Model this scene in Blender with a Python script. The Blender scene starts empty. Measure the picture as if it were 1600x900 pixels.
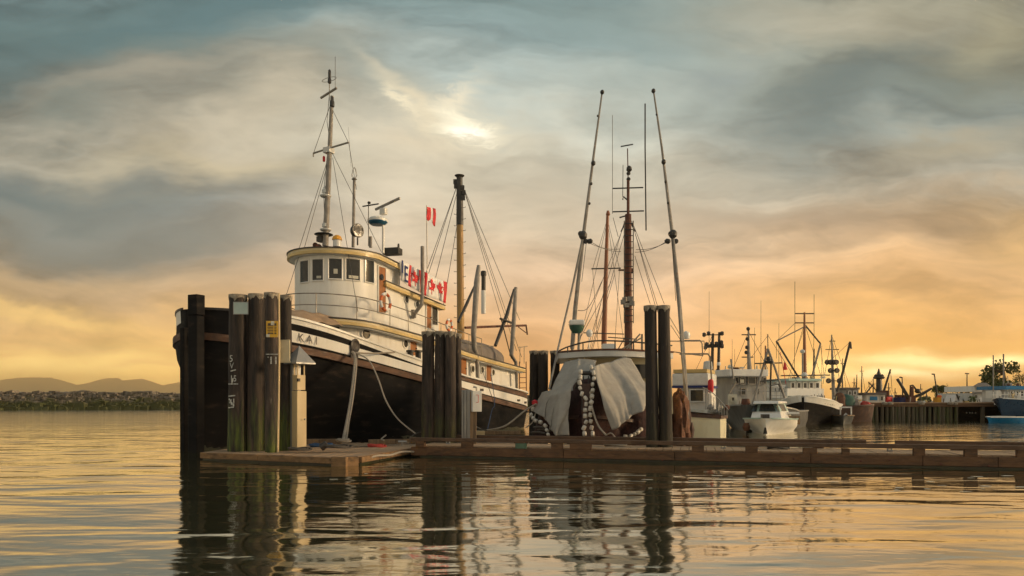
import bpy, math, random
from mathutils import Vector, Matrix, noise as mnoise
R = math.radians
sc = bpy.context.scene
col = sc.collection
random.seed(7)
# ------------------------------------------------------------------ camera
F, H, HY = 1100.0, 1.7, 625.0          # focal length in photo pixels, eye height, horizon row
cam_d = bpy.data.cameras.new('camera'); cam = bpy.data.objects.new('camera', cam_d); col.objects.link(cam)
cam_d.sensor_width = 36; cam_d.lens = 36*F/1600; cam_d.shift_y = (HY-450)/1600
cam_d.clip_start = .1; cam_d.clip_end = 20000
cam.location = (0, 0, H); cam.rotation_euler = (R(90), 0, 0); sc.camera = cam
# ------------------------------------------------------------------ colour management
sc.view_settings.view_transform = 'Standard'; sc.view_settings.look = 'None'
sc.view_settings.exposure = .22; sc.view_settings.gamma = 1; sc.view_settings.use_curve_mapping = False
sc.cycles.max_bounces = 6; sc.cycles.volume_bounces = 1
# ------------------------------------------------------------------ world
def lin(c):
    return tuple(((v/255)/12.92 if v/255 <= .04045 else ((v/255+.055)/1.055)**2.4) for v in c)
SUN_AZ, SUN_EL = 92.0, 13.0             # degrees to the right of the view, and above the horizon
w = bpy.data.worlds.new('World'); sc.world = w; w.use_nodes = True
nt = w.node_tree; nt.nodes.clear()
class G:
    """tiny expression builder for shader nodes"""
    def __init__(s, nt): s.nt = nt
    def n(s, t, **k):
        x = s.nt.nodes.new(t)
        for a, b in k.items(): setattr(x, a, b)
        return x
    def put(s, sock, v):
        if isinstance(v, bpy.types.NodeSocket): s.nt.links.new(v, sock)
        elif isinstance(v, (tuple, list)) and sock.type == 'RGBA' and len(v) == 3: sock.default_value = (*v, 1)
        else: sock.default_value = v
    def m(s, op, a, b=None, c=None, clamp=False):
        x = s.n('ShaderNodeMath', operation=op, use_clamp=clamp); s.put(x.inputs[0], a)
        if b is not None: s.put(x.inputs[1], b)
        if c is not None: s.put(x.inputs[2], c)
        return x.outputs[0]
    def mix(s, f, a, b, bt='MIX'):
        x = s.n('ShaderNodeMix', data_type='RGBA', blend_type=bt); s.put(x.inputs[0], f); s.put(x.inputs[6], a); s.put(x.inputs[7], b)
        return x.outputs[2]
    def noise(s, v, scale, detail=3, rough=.5, dist=0):
        x = s.n('ShaderNodeTexNoise'); s.put(x.inputs['Vector'], v)
        x.inputs['Scale'].default_value = scale; x.inputs['Detail'].default_value = detail
        x.inputs['Roughness'].default_value = rough; x.inputs['Distortion'].default_value = dist
        return x.outputs['Fac']
    def ramp(s, f, stops, interp='LINEAR'):
        x = s.n('ShaderNodeValToRGB'); s.put(x.inputs[0], f); r = x.color_ramp; r.interpolation = interp
        while len(r.elements) < len(stops): r.elements.new(.5)
        for e, (p, c) in zip(r.elements, stops):
            e.position = p; e.color = (*c, 1) if isinstance(c, tuple) else (c, c, c, 1)
        return x.outputs[0]
    def mr(s, v, a, b, c=0., d=1., smooth=False):
        x = s.n('ShaderNodeMapRange'); x.interpolation_type = 'SMOOTHSTEP' if smooth else 'LINEAR'
        s.put(x.inputs[0], v)
        for i, q in enumerate((a, b, c, d)): x.inputs[i+1].default_value = q
        return x.outputs[0]
    def xyz(s, x, y, z):
        c = s.n('ShaderNodeCombineXYZ'); s.put(c.inputs[0], x); s.put(c.inputs[1], y); s.put(c.inputs[2], z); return c.outputs[0]
g = G(nt)
tc = g.n('ShaderNodeTexCoord'); sp = g.n('ShaderNodeSeparateXYZ'); nt.links.new(tc.outputs['Generated'], sp.inputs[0])
X, Y, Z = sp.outputs
yy = g.m('MAXIMUM', Y, .30)
u = g.m('DIVIDE', X, yy); v = g.m('DIVIDE', g.m('ABSOLUTE', Z), yy)
# soft domain warp so that no edge is straight
wa = g.noise(g.xyz(g.m('MULTIPLY', u, 2.2), g.m('MULTIPLY', v, 5.5), 3.1), 1, 5, .55)
wb = g.noise(g.xyz(g.m('MULTIPLY', u, 2.2), g.m('MULTIPLY', v, 5.5), 9.7), 1, 5, .55)
uw = g.m('ADD', u, g.m('MULTIPLY', g.m('SUBTRACT', wa, .5), .34))
vw = g.m('ADD', v, g.m('MULTIPLY', g.m('MULTIPLY', g.m('SUBTRACT', wb, .5), .30), g.mr(v, 0, .25, .25, 1)))
def V(py): return (HY-py)/F
def stops(l): return [(V(py)/.9, lin(c)) for py, c in l]
vn = g.m('DIVIDE', vw, .9)
left = g.ramp(vn, stops([(625, (252,206,120)), (575, (250,208,128)), (520, (228,184,124)), (470, (188,160,126)), (420, (150,138,120)), (330, (116,122,120)), (230, (160,154,138)), (120, (110,122,118)), (0, (98,118,118)), (-180, (120,134,134))]))
cen = g.ramp(vn, stops([(625, (246,176,104)), (560, (236,176,116)), (500, (220,178,134)), (430, (204,176,146)), (340, (194,178,154)), (240, (186,180,162)), (140, (154,162,156)), (60, (130,148,148)), (0, (112,132,132)), (-180, (120,136,138))]))
right = g.ramp(vn, stops([(625, (248,182,92)), (585, (250,192,104)), (530, (230,178,112)), (450, (210,170,124)), (360, (186,160,128)), (270, (152,148,134)), (170, (120,130,126)), (80, (126,128,114)), (0, (142,138,118)), (-180, (140,142,134))]))
base = g.mix(g.mr(uw, -.55, -.05, 0, 1, True), left, cen)
base = g.mix(g.mr(uw, .15, .58, 0, 1, True), base, right)
# broad soft cloud shading and stretched streaks
n1 = g.noise(g.xyz(g.m('MULTIPLY', uw, 2.0), g.m('MULTIPLY', vw, 6.0), 1.3), 1.2, 6, .52, .5)
n2 = g.noise(g.xyz(g.m('MULTIPLY', uw, 2.6), g.m('MULTIPLY', vw, 22), 5.3), 1.2, 5, .5, .3)
n3 = g.noise(g.xyz(g.m('ADD', g.m('MULTIPLY', u, 5.0), g.m('MULTIPLY', v, 3)), g.m('MULTIPLY', v, 15), 7.7), 1.1, 8, .6, 1.0)
n5 = g.noise(g.xyz(g.m('ADD', g.m('MULTIPLY', uw, 9), g.m('MULTIPLY', v, 6)), g.m('MULTIPLY', vw, 24), 2.7), 1.0, 8, .66, .6)
lum = g.m('ADD', g.mr(n5, .3, .7, -.09, .09), g.m('ADD', g.m('ADD', g.mr(n1, .32, .68, .66, 1.34), g.mr(n2, .3, .7, -.16, .16)), g.mr(n3, .3, .7, -.20, .20)))
skyc = g.n('ShaderNodeVectorMath', operation='SCALE'); nt.links.new(base, skyc.inputs[0]); nt.links.new(lum, skyc.inputs['Scale'])
cur = skyc.outputs[0]
ug = g.m('ADD', g.m('MULTIPLY', u, .72), g.m('MULTIPLY', uw, .28)); vg = g.m('ADD', g.m('MULTIPLY', v, .72), g.m('MULTIPLY', vw, .28))
ug = g.m('ADD', ug, g.mr(n3, .3, .7, -.03, .03)); vg = g.m('ADD', vg, g.mr(n5, .3, .7, -.022, .022))
brk = g.mr(g.m('ADD', n1, g.m('MULTIPLY', n3, .8)), .55, 1.2, .55, 1.3)
def blob(cur, px, py, a, b, c, k, tilt=0, gain=1.0, hard=1.0):
    u0, v0 = (px-800)/F, V(py); ct, st = math.cos(R(tilt)), math.sin(R(tilt))
    du = g.m('SUBTRACT', ug if gain in (1.02, 1.12) else uw, u0); dv = g.m('SUBTRACT', vg if gain in (1.02, 1.12) else vw, v0)
    x = g.m('ADD', g.m('MULTIPLY', du, ct), g.m('MULTIPLY', dv, st)); y = g.m('SUBTRACT', g.m('MULTIPLY', dv, ct), g.m('MULTIPLY', du, st))
    q = g.m('ADD', g.m('POWER', g.m('ABSOLUTE', g.m('DIVIDE', x, a/F)), 2), g.m('POWER', g.m('ABSOLUTE', g.m('DIVIDE', y, b/F)), 2))
    e = g.m('MULTIPLY', g.m('EXPONENT', g.m('MULTIPLY', g.m('POWER', q, hard), -1)), k)
    return g.mix(g.m('MULTIPLY', e, brk, clamp=True), cur, tuple(q*gain for q in lin(c)))
#BLOBS
for args in [
    (100, 60, 260, 60, (92,112,110), .6, -12), (60, 120, 120, 40, (86,104,104), .6, -10), (180, 150, 240, 40, (170,158,138), .65, 8), (60, 190, 90, 30, (96,112,108), .6, 0), (60, 330, 260, 50, (94,108,108), .85, 5),
    (360, 20, 330, 40, (92,120,124), .7, 8), (400, 190, 190, 50, (204,190,164), .65, 25), (300, 262, 230, 26, (204,188,154), .6, 0), (800, 290, 160, 40, (200,186,162), .5, 0), (520, 130, 130, 26, (120,134,130), .5, -10), (200, 385, 300, 26, (104,114,112), .7, 2), (60, 450, 200, 16, (190,160,118), .5, 0),
    (625, 165, 45, 14, (224,210,180), .7, -30), (660, 215, 150, 40, (210,194,166), .6, 0), (710, 185, 95, 34, (226,212,182), .6, -12, 1.02), (728, 180, 46, 17, (255,244,214), .85, -18, 1.02), (736, 188, 20, 9, (255,250,232), .9, -10, 1.12), (630, 158, 26, 9, (240,226,194), .7, -30, 1.02), (716, 146, 30, 12, (244,230,200), .6, 30, 1.02),
    (1250, 15, 260, 50, (194,186,164), .7, 0), (1030, 110, 220, 60, (166,170,158), .5, 5), (1130, 95, 90, 26, (136,146,146), .5, 5), (1350, 130, 190, 46, (102,114,112), .85, 20), (1540, 110, 120, 50, (108,118,112), .7, 20), (1590, 30, 60, 50, (190,178,140), .35, 30),
    (1500, 225, 150, 24, (170,156,128), .5, 10), (1250, 350, 280, 30, (158,136,114), .55, -8), (1130, 320, 200, 20, (150,138,120), .4, -8), (900, 30, 180, 50, (128,146,144), .5, 0), (1590, 380, 120, 60, (232,186,120), .6, 0),
    (1000, 260, 240, 50, (168,162,146), .4, 0), (560, 430, 220, 22, (176,156,130), .5, 3), (90, 540, 130, 12, (200,168,120), .5, -8), (200, 572, 90, 5, (206,166,112), .6, 4),
    (1520, 570, 170, 9, (255,238,176), .97, 1, 2.1), (1390, 590, 120, 8, (255,240,186), .97, 2, 2.1), (1420, 545, 170, 12, (222,168,96), .7, 0), (1260, 590, 60, 14, (255,228,150), .8, 0, 1.7),
    (90, 496, 170, 14, (255,212,134), .75, -6, 1.1), (60, 572, 150, 22, (255,220,142), .8, 0, 1.25)]:
    cur = blob(cur, *args)
# behind the camera: an even, bright overcast
back = g.ramp(g.m('ABSOLUTE', Z), [(0, lin((236,206,164))), (.25, lin((206,196,176))), (1, lin((176,186,186)))])
cur = g.mix(g.mr(Y, .25, -.15, 0, 1, True), cur, g.mix(.22, back, (0,0,0)))
sky = g.n('ShaderNodeTexSky', sky_type='NISHITA', sun_disc=False, sun_elevation=R(SUN_EL), sun_rotation=R(SUN_AZ))
hs = g.n('ShaderNodeHueSaturation'); hs.inputs['Saturation'].default_value = 1.04; hs.inputs['Value'].default_value = 1.06; nt.links.new(cur, hs.inputs['Color']); cur = hs.outputs[0]
x10 = g.n('ShaderNodeVectorMath', operation='SCALE'); nt.links.new(cur, x10.inputs[0]); nt.links.new(g.m('SUBTRACT', g.mr(v, 0, .13, 16.4, 10.8, True), g.mr(v, .28, .55, 0, 1.5)), x10.inputs['Scale'])
full = g.mix(.96, sky.outputs[0], x10.outputs[0])
bg = g.n('ShaderNodeBackground'); nt.links.new(full, bg.inputs[0]); bg.inputs[1].default_value = .1
wo = g.n('ShaderNodeOutputWorld'); nt.links.new(bg.outputs[0], wo.inputs[0])
# ------------------------------------------------------------------ sun, veiled by cloud
sd = bpy.data.lights.new('sun', 'SUN'); so = bpy.data.objects.new('sun', sd); col.objects.link(so)
sd.energy = 2.5; sd.angle = R(10); sd.color = (1, .72, .42)
sdir = Vector((math.sin(R(SUN_AZ))*math.cos(R(SUN_EL)), math.cos(R(SUN_AZ))*math.cos(R(SUN_EL)), math.sin(R(SUN_EL))))
so.rotation_euler = sdir.to_track_quat('Z', 'Y').to_euler(); so.location = (40, 0, 40)

# ------------------------------------------------------------------ helpers
def P(px, py, D): return Vector(((px-800)/F*D, D, H+(HY-py)/F*D))
FR = {}                                  # frames of the Empties
class MB:
    def __init__(s, sm=False): s.v = []; s.f = []; s.sm = sm
    def add(s, vs, fs):
        o = len(s.v); s.v += [Vector(q) for q in vs]; s.f += [tuple(i+o for i in q) for q in fs]; return s
    def hexa(s, p):                      # p: 4 bottom ccw, 4 top ccw
        return s.add(p, [(3,2,1,0), (4,5,6,7), (0,1,5,4), (1,2,6,5), (2,3,7,6), (3,0,4,7)])
    def box(s, c, d, rz=0):
        c = Vector(c); x, y, z = d[0]/2, d[1]/2, d[2]/2; ca, sa = math.cos(rz), math.sin(rz)
        return s.hexa([c+Vector((a*ca-b*sa, a*sa+b*ca, e)) for e in (-z, z) for a, b in ((-x,-y),(x,-y),(x,y),(-x,y))])
    def bar(s, p, q, w, h, up=(0,0,1)):  # rectangular bar from p to q
        p, q = Vector(p), Vector(q); d = (q-p).normalized(); up = Vector(up)
        if abs(d.dot(up)) > .98: up = Vector((0, 1, 0))
        x = d.cross(up).normalized()*w/2; y = x.cross(d).normalized()*h/2
        return s.hexa([p-x-y, p+x-y, q+x-y, q-x-y, p-x+y, p+x+y, q+x+y, q-x+y])
    def tube(s, pts, r, n=8, cap=True):
        pts = [Vector(q) for q in pts]; k = len(pts); rs = r if isinstance(r, (list, tuple)) else [r]*k
        t0 = (pts[1]-pts[0]).normalized(); a = t0.orthogonal().normalized(); o = len(s.v)
        for i, q in enumerate(pts):
            t = (pts[min(i+1, k-1)]-pts[max(i-1, 0)]).normalized()
            a = (a-t*a.dot(t)); a = a.normalized() if a.length > 1e-6 else t.orthogonal().normalized(); b = t.cross(a)
            s.v += [q+(a*math.cos(2*math.pi*j/n)+b*math.sin(2*math.pi*j/n))*rs[i] for j in range(n)]
        for i in range(k-1):
            for j in range(n):
                s.f.append((o+i*n+j, o+i*n+(j+1)%n, o+(i+1)*n+(j+1)%n, o+(i+1)*n+j))
        if cap: s.f += [tuple(o+j for j in range(n))[::-1], tuple(o+(k-1)*n+j for j in range(n))]
        return s
    def lathe(s, prof, c=(0,0,0), axis=(0,0,1), n=20):   # prof: (radius, height)
        c = Vector(c); ax = Vector(axis).normalized(); a = ax.orthogonal().normalized(); b = ax.cross(a); o = len(s.v)
        for r, z in prof:
            s.v += [c+ax*z+(a*math.cos(2*math.pi*j/n)+b*math.sin(2*math.pi*j/n))*max(r, 1e-4) for j in range(n)]
        for i in range(len(prof)-1):
            for j in range(n): s.f.append((o+i*n+j, o+i*n+(j+1)%n, o+(i+1)*n+(j+1)%n, o+(i+1)*n+j))
        s.f += [tuple(o+j for j in range(n))[::-1], tuple(o+(len(prof)-1)*n+j for j in range(n))]
        return s
    def prism(s, pl, d):                 # polygon (3-D points) pushed along d
        pl = [Vector(q) for q in pl]; d = Vector(d); n = len(pl)
        return s.add(pl+[q+d for q in pl], [tuple(range(n))[::-1], tuple(range(n, 2*n))]+[(i, (i+1)%n, n+(i+1)%n, n+i) for i in range(n)])
    def grid(s, rows, closed=False):
        o = len(s.v); n = len(rows[0])
        for r in rows: s.v += [Vector(q) for q in r]
        for i in range(len(rows)-1):
            for j in range(n if closed else n-1): s.f.append((o+i*n+j, o+i*n+(j+1)%n, o+(i+1)*n+(j+1)%n, o+(i+1)*n+j))
        return s
    def build(s, name, m, parent=None, world=False, bevel=0, solid=0, at=None):
        vs = s.v
        if world and parent is not None and parent.name in FR:
            inv = FR[parent.name].inverted(); vs = [inv @ q for q in vs]
        org = None
        if parent is None and world:     # a thing of one mesh: origin at its base
            lo = min(q.z for q in vs); cx = sum(q.x for q in vs)/len(vs); cy = sum(q.y for q in vs)/len(vs)
            org = Vector((cx, cy, lo)); vs = [q-org for q in vs]
        me = bpy.data.meshes.new(name); me.from_pydata([tuple(q) for q in vs], [], s.f); me.validate(); me.update()
        o = bpy.data.objects.new(name, me); col.objects.link(o); me.materials.append(m)
        if org is not None: o.location = org
        if s.sm:
            me.polygons.foreach_set('use_smooth', [True]*len(me.polygons))
            try: me.set_sharp_from_angle(angle=R(38))
            except Exception: pass
        if parent is not None:
            o.parent = parent
            if parent.name in FR: FR[o.name] = FR[parent.name]
        if solid: q = o.modifiers.new('solid', 'SOLIDIFY'); q.thickness = solid; q.offset = 0
        if bevel: q = o.modifiers.new('bevel', 'BEVEL'); q.width = bevel; q.segments = 2; q.limit_method = 'ANGLE'
        return o
def tag(o, label=None, cat=None, group=None, kind=None):
    for a, b in (('label', label), ('category', cat), ('group', group), ('kind', kind)):
        if b: o[a] = b
    return o
def thing(name, label, cat, loc=(0,0,0), rz=0, group=None):
    o = bpy.data.objects.new(name, None); col.objects.link(o); o.location = loc; o.rotation_euler = (0, 0, rz); o.empty_display_size = .2
    FR[o.name] = Matrix.Translation(Vector(loc)) @ Matrix.Rotation(rz, 4, 'Z')
    return tag(o, label, cat, group)
def sag(p, q, s=0, n=12):
    p, q = Vector(p), Vector(q); return [p.lerp(q, i/n)-Vector((0,0,4*s*(i/n)*(1-i/n))) for i in range(n+1)]
def smooth(pts, n=6):                    # Catmull-Rom through the points
    pts = [Vector(q) for q in pts]; out = []
    for i in range(len(pts)-1):
        a, b, c, d = pts[max(i-1,0)], pts[i], pts[i+1], pts[min(i+2,len(pts)-1)]
        for j in range(n):
            t = j/n; out.append(.5*((2*b)+(c-a)*t+(2*a-5*b+4*c-d)*t*t+(3*b-a-3*c+d)*t**3))
    return out+[pts[-1]]
def interp(tab, x):
    if x <= tab[0][0]: return tab[0][1]
    for (a, p), (b, q) in zip(tab, tab[1:]):
        if x <= b: return p+(q-p)*(x-a)/(b-a)
    return tab[-1][1]
def textmesh(body, size):
    c = bpy.data.curves.new('t', 'FONT'); c.body = body; c.size = size; c.extrude = 0; c.align_x = 'CENTER'; c.align_y = 'CENTER'; c.resolution_u = 3
    o = bpy.data.objects.new('t', c); col.objects.link(o); dg = bpy.context.evaluated_depsgraph_get(); dg.update()
    me = o.evaluated_get(dg).to_mesh(); vs = [q.co.copy() for q in me.vertices]; fs = [tuple(q.vertices) for q in me.polygons]
    o.evaluated_get(dg).to_mesh_clear(); bpy.data.objects.remove(o); bpy.data.curves.remove(c); return vs, fs
def lettering(mb, body, size, c, right, up, squeeze=1):
    vs, fs = textmesh(body, size); c, right, up = Vector(c), Vector(right).normalized(), Vector(up).normalized()
    return mb.add([c+right*q.x*squeeze+up*q.y for q in vs], fs)
# ------------------------------------------------------------------ materials
def mk(name, c1, c2=None, sc_=(1,1,1), scale=3., rough=.6, bump=0., metal=0., lo=.35, hi=.65, c3=None, c3s=1.5, c3lo=.6, c3hi=.7, bscale=None, rr=.12, spec=None):
    m = bpy.data.materials.new(name); m.use_nodes = True; t = m.node_tree; t.nodes.clear(); q = G(t)
    out = q.n('ShaderNodeOutputMaterial'); b = q.n('ShaderNodeBsdfPrincipled'); t.links.new(b.outputs[0], out.inputs[0])
    tx = q.n('ShaderNodeTexCoord'); mp = q.n('ShaderNodeMapping'); t.links.new(tx.outputs['Object'], mp.inputs[0]); mp.inputs['Scale'].default_value = sc_
    n1 = q.noise(mp.outputs[0], scale, 6, .6)
    c2 = c2 or tuple(x*.7 for x in c1)
    c = q.mix(q.mr(n1, lo, hi), c1, c2)
    if c3: c = q.mix(q.mr(q.noise(mp.outputs[0], c3s, 6, .65), c3lo, c3hi), c, c3)
    t.links.new(c, b.inputs['Base Color'])
    t.links.new(q.mr(q.noise(mp.outputs[0], scale*2.3, 3), .3, .7, max(rough-rr, .02), min(rough+rr, 1)), b.inputs['Roughness'])
    b.inputs['Metallic'].default_value = metal
    if spec is not None: b.inputs['Specular IOR Level'].default_value = spec
    if bump:
        bn = q.n('ShaderNodeBump'); bn.inputs['Strength'].default_value = 1; bn.inputs['Distance'].default_value = bump
        t.links.new(q.noise(mp.outputs[0], bscale or scale*2, 6, .65), bn.inputs['Height']); t.links.new(bn.outputs[0], b.inputs['Normal'])
    m['_'] = 0; del m['_']
    return m
M = {}
def mm(k, *a, **kw): M[k] = mk(k, *a, **kw); return M[k]
mm('hull_black', (.008,.008,.009), (.014,.013,.013), (.5,.5,1.6), 1.2, .65, .004, spec=.08, c3=(.05,.036,.028), c3s=2.4, c3lo=.56, c3hi=.8)
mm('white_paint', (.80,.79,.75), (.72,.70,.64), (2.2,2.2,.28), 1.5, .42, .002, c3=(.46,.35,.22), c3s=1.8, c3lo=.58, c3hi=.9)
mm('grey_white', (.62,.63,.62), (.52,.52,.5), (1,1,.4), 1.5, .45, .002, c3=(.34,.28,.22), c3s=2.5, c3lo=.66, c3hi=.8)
mm('cream', (.66,.56,.34), (.6,.5,.3), (1,1,.4), 1.5, .4, .002)
mm('yellow_trim', (.62,.46,.19), (.50,.36,.15), (1,1,.5), 2, .42, .002)
mm('dark_trim', (.03,.026,.024), (.05,.04,.035), rough=.5)
mm('guard_wood', (.15,.075,.042), (.07,.04,.028), (.4,1,2), 3, .75, .012, c3=(.28,.2,.15), c3s=2, c3lo=.55, c3hi=.75)
mm('door_wood', (.36,.14,.035), (.26,.09,.022), (4,4,.4), 3, .4, .002)
mm('mast_wood', (.42,.26,.08), (.3,.17,.06), (3,3,.25), 3, .55, .004, c3=(.05,.04,.03), c3s=2, c3lo=.6, c3hi=.68)
mm('brown_spar', (.28,.10,.04), (.2,.07,.03), (3,3,.25), 3, .5, .003)
mm('grey_pipe', (.3,.28,.25), (.2,.18,.16), rough=.6, bump=.003, c3=(.2,.1,.05), c3lo=.62)
mm('galv', (.35,.35,.34), (.24,.24,.24), (1,1,.3), 2, .45, .002, metal=.4)
mm('black_metal', (.02,.02,.02), (.04,.035,.03), rough=.5)
mm('rust', (.14,.05,.03), (.08,.035,.025), rough=.8, bump=.005)
mm('rig_wire', (.05,.047,.043), rough=.5)
mm('rail_metal', (.3,.27,.22), (.18,.15,.12), rough=.45, metal=.3)
mm('canvas', (.22,.19,.17), (.15,.13,.115), scale=2, rough=.9, bump=.02)
mm('tarp', (.36,.34,.305), (.29,.272,.245), scale=3, rough=.85, bump=.02, bscale=7)
mm('wet_shade_timber', (.02,.018,.012), (.03,.035,.012), scale=3, rough=.4)  # dark tone covers wet algae and the gap shadow under dock edges
mm('tan_canvas', (.40,.28,.18), (.28,.19,.12), scale=2, rough=.9, bump=.02)
mm('orange', (.65,.14,.03), (.5,.1,.03), rough=.6)
mm('red', (.6,.02,.025), (.5,.02,.03), rough=.7)
mm('white_cloth', (.8,.79,.76), (.72,.7,.68), rough=.8)
mm('blue_print', (.02,.035,.16), rough=.8)
mm('yellow_plastic', (.75,.36,.03), rough=.5)
mm('white_plastic', (.76,.76,.73), (.66,.65,.62), rough=.35)
mm('blue_plastic', (.02,.12,.22), rough=.35)
mm('rope', (.42,.37,.3), (.26,.22,.18), scale=30, rough=.9, bump=.004)
mm('rope_dark', (.1,.09,.075), (.06,.05,.045), scale=30, rough=.9)
mm('rope_blue', (.03,.09,.2), (.03,.05,.1), scale=20, rough=.9)
mm('rope_red', (.4,.05,.04), rough=.9)
mm('float_white', (.66,.63,.57), (.40,.36,.30), scale=14, rough=.6)
mm('maroon', (.055,.02,.018), (.03,.012,.012), scale=4, rough=.9, bump=.03, bscale=14)
mm('terracotta', (.19,.085,.05), (.10,.05,.03), scale=5, rough=.9, bump=.03)
mm('sign_yellow', (.72,.42,.04), (.62,.34,.03), rough=.6, c3=(.6,.58,.5), c3s=9, c3lo=.62, c3hi=.64)
mm('sign_cream', (.62,.56,.4), (.5,.43,.28), rough=.6)
mm('sign_teal', (.42,.52,.49), (.34,.42,.4), rough=.5)
mm('pedestal_cream', (.60,.47,.27), (.52,.40,.22), (1,1,.3), 1.5, .5)
mm('green_paint', (.10,.17,.11), (.07,.12,.08), scale=6, rough=.8)
mm('chalk', (.6,.6,.56), (.3,.3,.28), scale=22, rough=.9, lo=.45, hi=.6)
mm('blue_hull', (.012,.05,.10), (.01,.035,.075), rough=.35)
mm('cyan_hull', (.01,.20,.42), (.01,.16,.34), rough=.35)
mm('brown_hull', (.10,.05,.035), (.06,.035,.03), rough=.6)
mm('grey_hull', (.09,.09,.088), (.06,.06,.058), (1,1,.4), 2, .5)
mm('green_trim', (.03,.10,.07), rough=.5)
mm('pale_green', (.36,.50,.46), (.3,.42,.38), rough=.45)
mm('cream_hull', (.72,.68,.50), (.62,.57,.40), (1,1,.4), 1.2, .35, .002)
mm('stone', (.30,.28,.25), (.17,.16,.145), scale=.8, rough=.9, bump=.1)
mm('leaf', (.07,.10,.025), (.035,.06,.015), scale=.7, rough=.8)
mm('leaf_dark', (.04,.06,.02), (.02,.035,.012), scale=.7, rough=.8)
mm('bark', (.09,.06,.04), rough=.9, bump=.02)
mm('roof_grey', (.16,.14,.13), (.11,.1,.09), rough=.8)
mm('lamp_glow', (.9,.8,.6), rough=.4)
mm('old_paper', (.62,.6,.5), rough=.8)
def glass(name, c=(.02,.022,.022), rough=.06):
    m = mk(name, c, tuple(x*1.6 for x in c), scale=1.5, rough=rough, rr=.03); b = [n for n in m.node_tree.nodes if n.type == 'BSDF_PRINCIPLED'][0]
    b.inputs['IOR'].default_value = 1.5; return m
M['glass'] = glass('window_glass')
# timber with grain along the object's x axis and end stains
def timber(name, c1, c2, dark, axis=0, bump=.006, sc3=1.2):
    s = [9, 9, 9]; s[axis] = .7
    return mk(name, c1, c2, tuple(s), 1., .8, bump, c3=dark, c3s=sc3*.6, c3lo=.52, c3hi=.72)
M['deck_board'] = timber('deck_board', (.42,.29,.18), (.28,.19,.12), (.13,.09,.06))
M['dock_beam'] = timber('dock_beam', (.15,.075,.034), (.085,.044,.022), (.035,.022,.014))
M['dock_edge'] = timber('dock_edge', (.26,.15,.065), (.16,.09,.042), (.05,.034,.02))
M['dock_rail'] = timber('dock_rail', (.13,.075,.045), (.085,.05,.03), (.04,.026,.018))
M['post_wood'] = timber('post_wood', (.27,.18,.1), (.16,.11,.07), (.06,.045,.03), axis=2)
def pile_mat(name='pile_wood', gs=.8, dk=1.):
    m = bpy.data.materials.new(name); m.use_nodes = True; t = m.node_tree; t.nodes.clear(); q = G(t)
    out = q.n('ShaderNodeOutputMaterial'); b = q.n('ShaderNodeBsdfPrincipled'); t.links.new(b.outputs[0], out.inputs[0])
    ge = q.n('ShaderNodeNewGeometry'); mp = q.n('ShaderNodeMapping'); t.links.new(ge.outputs['Position'], mp.inputs[0]); mp.inputs['Scale'].default_value = (9, 9, .9)
    sp = q.n('ShaderNodeSeparateXYZ'); t.links.new(ge.outputs['Position'], sp.inputs[0])
    n1 = q.noise(mp.outputs[0], 1, 7, .65); n2 = q.noise(mp.outputs[0], .45, 6, .6); n3 = q.noise(mp.outputs[0], 2.2, 5, .7)
    c = q.mix(q.mr(n1, .36, .6), (.010,.008,.007), (.062*dk,.042*dk,.032*dk))
    c = q.mix(q.mr(n2, .55, .68, 0, .8), c, (.15*dk,.10*dk,.074*dk))
    c = q.mix(q.mr(n3, .62, .72, 0, .7), c, (.26*dk,.22*dk,.18*dk))
    n4 = q.noise(mp.outputs[0], .8, 5, .7); gz = q.m('MULTIPLY', q.mr(q.m('ADD', sp.outputs[2], q.mr(n2, .3, .7, -.9, .9)), .4, 1.7, 1, 0, True), q.mr(n4, .38, .56))
    c = q.mix(q.m('MULTIPLY', gz, gs), c, q.mix(q.mr(n1, .4, .6), (.035,.055,.012), (.11,.14,.02)))
    t.links.new(c, b.inputs['Base Color']); b.inputs['Roughness'].default_value = .75
    bn = q.n('ShaderNodeBump'); bn.inputs['Distance'].default_value = .02
    t.links.new(n1, bn.inputs['Height']); t.links.new(bn.outputs[0], b.inputs['Normal'])
    return m
M['pile'] = pile_mat(dk=.7, gs=.95); M['pile_dark'] = pile_mat('tarred_pile_wood', .12, .35); M['pile_mid'] = pile_mat('mid_pile_wood', .4, .8)
M['cap'] = mk('pile_cap', (.38,.34,.27), (.16,.13,.1), scale=9, rough=.75, bump=.02)

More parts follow.
